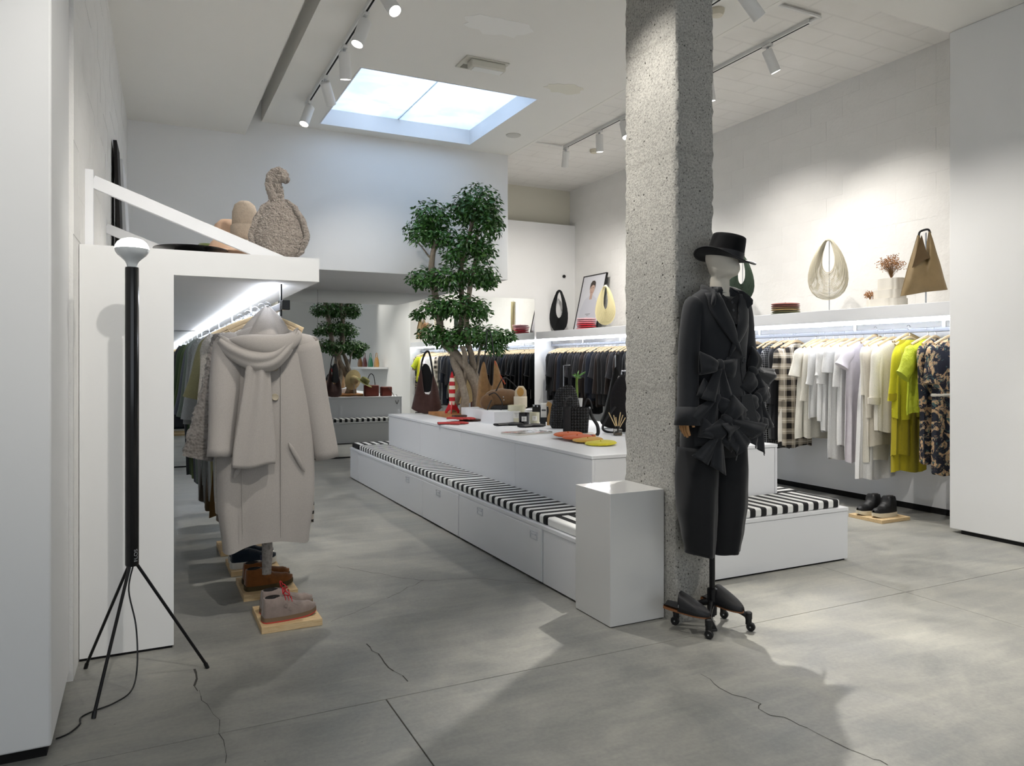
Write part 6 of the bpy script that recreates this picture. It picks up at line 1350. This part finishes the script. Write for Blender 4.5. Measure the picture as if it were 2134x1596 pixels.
for s in (-1, 1):
    sx_ = 0.2 if s < 0 else 0.165
    P_ = spline([(s * 0.128, 0.0, 1.668), (s * 0.16, 0.0, 1.61), (s * (0.12 + sx_ * 0.35), -0.005, 1.45), (s * (0.10 + sx_ * 0.55), -0.02, 1.28), (s * (0.05 + sx_ * 0.9), -0.045, 1.10)], 20)
    so = MB().tube(P_, [0.020, 0.040, 0.050, 0.056, 0.056, 0.055, 0.055, 0.054, 0.054, 0.053, 0.053, 0.052, 0.052, 0.051, 0.051, 0.051, 0.051, 0.051, 0.052, 0.052, 0.052], 20, False, 0.95).build('sleeve', M_suit, jk, smooth=70, solid=0.004)
    cx_ = s * (0.05 + sx_ * 0.9)
    MB().tube([(cx_, -0.043, 1.135), (cx_ * 1.02, -0.048, 1.045)], [0.056, 0.066], 20, False, 0.95).build('cuff', M_suit, so, smooth=60, solid=0.006)
    # collar and notched lapel following the chest
    def lap(u, v, s=s):
        v2 = 0.045 + 0.40 * v; xo = lerp(0.066, 0.0 if s < 0 else -0.035, v); wdt_ = (0.085 * math.sin(PI * min(1, v * 0.8 + 0.22)) + 0.008)
        x = s * (xo + wdt_ * u) if s > 0 else -(xo + wdt_ * u)
        if s < 0: x = -(lerp(0.066, -0.05, v) + wdt_ * u)
        return (x, jfy(x, v2) - 0.010 - 0.008 * math.sin(PI * u) - (0.004 if s < 0 else 0), 1.735 - 0.78 * v2)
    MB().grid(lap, 8, 18).build('lapel', M_suit, jk, smooth=70, solid=0.005)
    P_ = spline([(0.0, 0.082, 1.735), (s * 0.06, 0.055, 1.733), (s * 0.085, 0.0, 1.718), (s * 0.088, -0.06, 1.69), (s * 0.122, -0.102, 1.638)], 16)
    MB().tube(P_, [0.016, 0.018, 0.02, 0.022, 0.024, 0.025, 0.026, 0.027, 0.028, 0.029, 0.030, 0.031, 0.033, 0.034, 0.034, 0.032, 0.016], 10, True, 0.36).build('collar', M_suit, jk, smooth=70)
MB().tube([(0.055, jfy(0.055, v) - 0.004, 1.735 - 0.78 * v) for v in [0.46 + 0.5 * i / 16 for i in range(17)]], 0.003, 6).build('front_edge', M_suit, jk)
M_btn = mat('dark_button', '#2a2c30', 0.3)
for x, z in ((-0.035, 1.37), (0.075, 1.365), (0.078, 1.255)):
    v = (1.735 - z) / 0.78
    MB().lathe([(0, 0), (0.012, 0), (0.014, 0.003), (0.012, 0.006), (0.008, 0.004), (0, 0.004)], 18).xf(Matrix.Translation((x, jfy(x, v) - 0.004, z)) @ Matrix.Rotation(PI / 2, 4, 'X')).build('button', M_btn, jk)
def bow(cx, cz, sc_, rz, y=None, yaw=0.0, tails=1.0, nm='bow'):
    v = max(0.0, min(1.0, (1.735 - cz) / 0.78)); yy = (jfy(max(-0.17, min(0.17, cx)), v) - 0.02) if y is None else y
    b = bpy.data.objects.new(nm, None)
    mb = MB()
    for s in (-1, 1):
        def lobe(u, v_, s=s):
            a = 2 * PI * u; l = v_; wd_ = lerp(0.018, 0.048, l ** 0.8); th_ = 0.030 * math.sin(PI * min(1, l * 0.9 + 0.06)) + 0.003
            fold = 1 + 0.22 * math.sin(3 * a + 4 * l)
            return (s * 0.115 * l * (1 + 0.05 * math.sin(a)), th_ * math.cos(a) * 0.9 * fold - 0.012 * math.sin(PI * l), wd_ * math.sin(a) * 1.15 + 0.012 * l * math.sin(a * 2 + s))
        mb.grid(lobe, 22, 12, True, s < 0)
        for q in (0, 1):
            o_ = -0.018 - 0.006 * q
            def tl(u, v_, s=s): return (s * (0.006 + 0.055 * v_ + (u - 0.5) * lerp(0.04, 0.108, v_)), -0.014 - 0.016 * math.sin(PI * u) - 0.01 * v_ + 0.006 * math.sin(u * 9), -0.012 - tails * 0.17 * v_ - 0.02 * u * s * v_)
        mb.grid(tl, 8, 10)
    mb.ball((0, -0.012, 0), 0.022, 0.024, 0.036, 16, 10)
    M_ = Matrix.Translation((cx, yy, cz)) @ Matrix.Rotation(yaw, 4, 'Z') @ Matrix.Rotation(rz, 4, 'Y') @ Matrix.Scale(sc_, 4)
    bpy.data.objects.remove(b)
    mb.xf(M_); mb.build(nm, M_suit, jk, smooth=60, solid=0.003)
bow(-0.095, 1.335, 1.0, 0.06)
bow(-0.12, 1.175, 0.85, 0.55, -0.115, -0.35)
bow(-0.085, 1.075, 1.0, -0.9, -0.15, -0.2, 0.9)
bow(-0.12, 1.0, 0.85, 0.35, -0.135, -0.35, 1.0)
bow(0.02, 1.06, 0.9, 0.9, -0.15, 0.1, 0.9)
bow(0.14, 1.31, 1.0, -1.1, -0.085, 0.35)
bow(0.155, 1.17, 0.95, -0.35, -0.10, 0.35)
bow(0.16, 1.06, 0.8, 0.3, -0.11, 0.3)
MB().prism([(0.0, 1.19), (0.065, 1.20), (0.13, 0.99), (-0.005, 0.955)], -0.168, -0.160, 'y').build('front_panel', M_suit, jk, bevel=0.002)
# trousers
tk = thing('trousers', 'black barrel-leg trousers ending above the mannequin stand', 'trousers', (MX, MY, 0))
def hips(u, v):
    an = 2 * PI * u; a = lerp(0.165, 0.185, v); return (a * sgnp(math.cos(an), 0.9), 0.115 * sgnp(math.sin(an), 0.9), lerp(1.12, 0.88, v))
MB().grid(hips, 40, 6, True, True).build('hips', M_suit2, tk, smooth=70)
for s in (-1, 1):
    tl_ = [(0, 0.088, 0.108, 0.094), (0.25, 0.100, 0.108, 0.098), (0.55, 0.098, 0.10, 0.100), (0.8, 0.082, 0.088, 0.092), (1, 0.066, 0.074, 0.084)]
    def leg(u, v, s=s):
        a, b, c = prof(tl_, v); an = 2 * PI * u; cr = 0.018 * math.exp(-((an - 1.5 * PI) / 0.25) ** 2) * (0.3 + v)
        return (s * c + a * sgnp(math.cos(an), 0.9) + 0.004 * math.sin(4 * an + 5 * v), b * sgnp(math.sin(an), 0.9) - cr, lerp(0.93, 0.385, v) + 0.012 * math.cos(an) * v * s)
    MB().grid(leg, 40, 26, True, True).build('trouser_leg', M_suit2, tk, smooth=70, solid=0.004)
# hat
ht = thing('brimmed_hat', 'black felt hat with a flat crown and ribbon worn by the mannequin', 'hat', (MX + 0.055, MY - 0.03, 1.885), 0, None, (math.radians(9), math.radians(9), 0.2))
ht.scale = (0.93, 0.93, 1.14)
M_felt = mat('black_felt', '#0f0f11', 0.9, 0, (260, 0.2, 0.001), None, 0.2, 0, 0.1)
def brim(u, v):
    a = 2 * PI * u; r_ = lerp(0.088, 0.162, v); up = 0.018 * math.cos(2 * a) * v ** 1.5 + 0.004 * v
    return (r_ * math.cos(a), r_ * 1.05 * math.sin(a), up)
MB().grid(brim, 56, 8, True).build('brim', M_felt, ht, smooth=80, solid=0.004)
MB().tube([brim(i / 56, 1.0) for i in range(57)], 0.003, 6, False).build('brim_edge', M_blk_lea, ht)
MB().lathe([(0.096, -0.002), (0.094, 0.02), (0.088, 0.085), (0.085, 0.100), (0.078, 0.104), (0.05, 0.098), (0.0, 0.096)], 44, sy=1.08).build('crown', M_felt, ht, smooth=50)
MB().lathe([(0.0972, 0.001), (0.0945, 0.032)], 44, sy=1.08).build('ribbon', mat('grosgrain', '#1a1a1d', 0.5, 0, (400, 0.3, 0.001)), ht)
# mules resting on the stand legs
def mule(lab, p0, p1, z):
    a = on_z(*p0, z + 0.02); b = on_z(*p1, z); d = Vector((b.x - a.x, b.y - a.y)); L = 0.235; rz = math.atan2(d.y, d.x)
    c = Vector((b.x, b.y)) - d.normalized() * L * 0.5
    t = thing('mule', lab, 'shoe', (c.x, c.y, z), 0, 'pair of black mules on the mannequin stand', (0, 0.10, rz))
    def hw(s): return 0.047 * (0.72 + 0.32 * math.sin(PI * min(1, s * 0.9 + 0.1))) * (1 if s < 0.7 else math.sqrt(max(0, 1 - ((s - 0.7) / 0.305) ** 2.2)))
    def so(u, v):
        a_ = 2 * PI * u; s = 0.5 + 0.5 * math.cos(a_); return ((s - 0.5) * L, math.copysign(hw(s), math.sin(a_)) * min(1, abs(math.sin(a_)) * 3) ** 0.5, 0.010 * v)
    mb = MB(); mb.grid(so, 40, 1, True); mb.f.append(tuple(range(39, -1, -1))); mb.f.append(tuple(40 + i for i in range(40))); mb.build('sole', mat('tan_sole', '#8a5a38', 0.5), t)
    def up(u, v):
        s = lerp(0.36, 1.0, v); b_ = PI * u; h = 0.072 * (1 - v) ** 0.75 + 0.014; return ((s - 0.5) * L - 0.012 * math.sin(b_) * (1 - v), hw(s) * 1.03 * sgnp(math.cos(b_), 0.8), 0.008 + h * math.sin(b_) ** 0.7)
    MB().grid(up, 22, 20, False, True).build('upper', M_blk_lea, t, smooth=80, solid=0.003)
    MB().grid(lambda u, v: (lerp(-0.5, -0.1, v) * L, lerp(-1, 1, u) * hw(lerp(0, 0.4, v)) * 0.94, 0.0112 + 0.01 * abs(2 * u - 1) ** 3), 8, 8).build('insole', mat('dark_insole', '#26272a', 0.6), t)
    MB().tube([(-0.13 * L, -hw(0.38) * 1.02, 0.028), (-0.13 * L, -hw(0.38) * 1.05, 0.042)], 0.003, 6).build('stud', M_chrome, t)
mule('left black leather mule on the mannequin stand', (1405, 1262), (1480, 1284), 0.105)
mule('right black leather mule on the mannequin stand', (1480, 1245), (1549, 1273), 0.115)
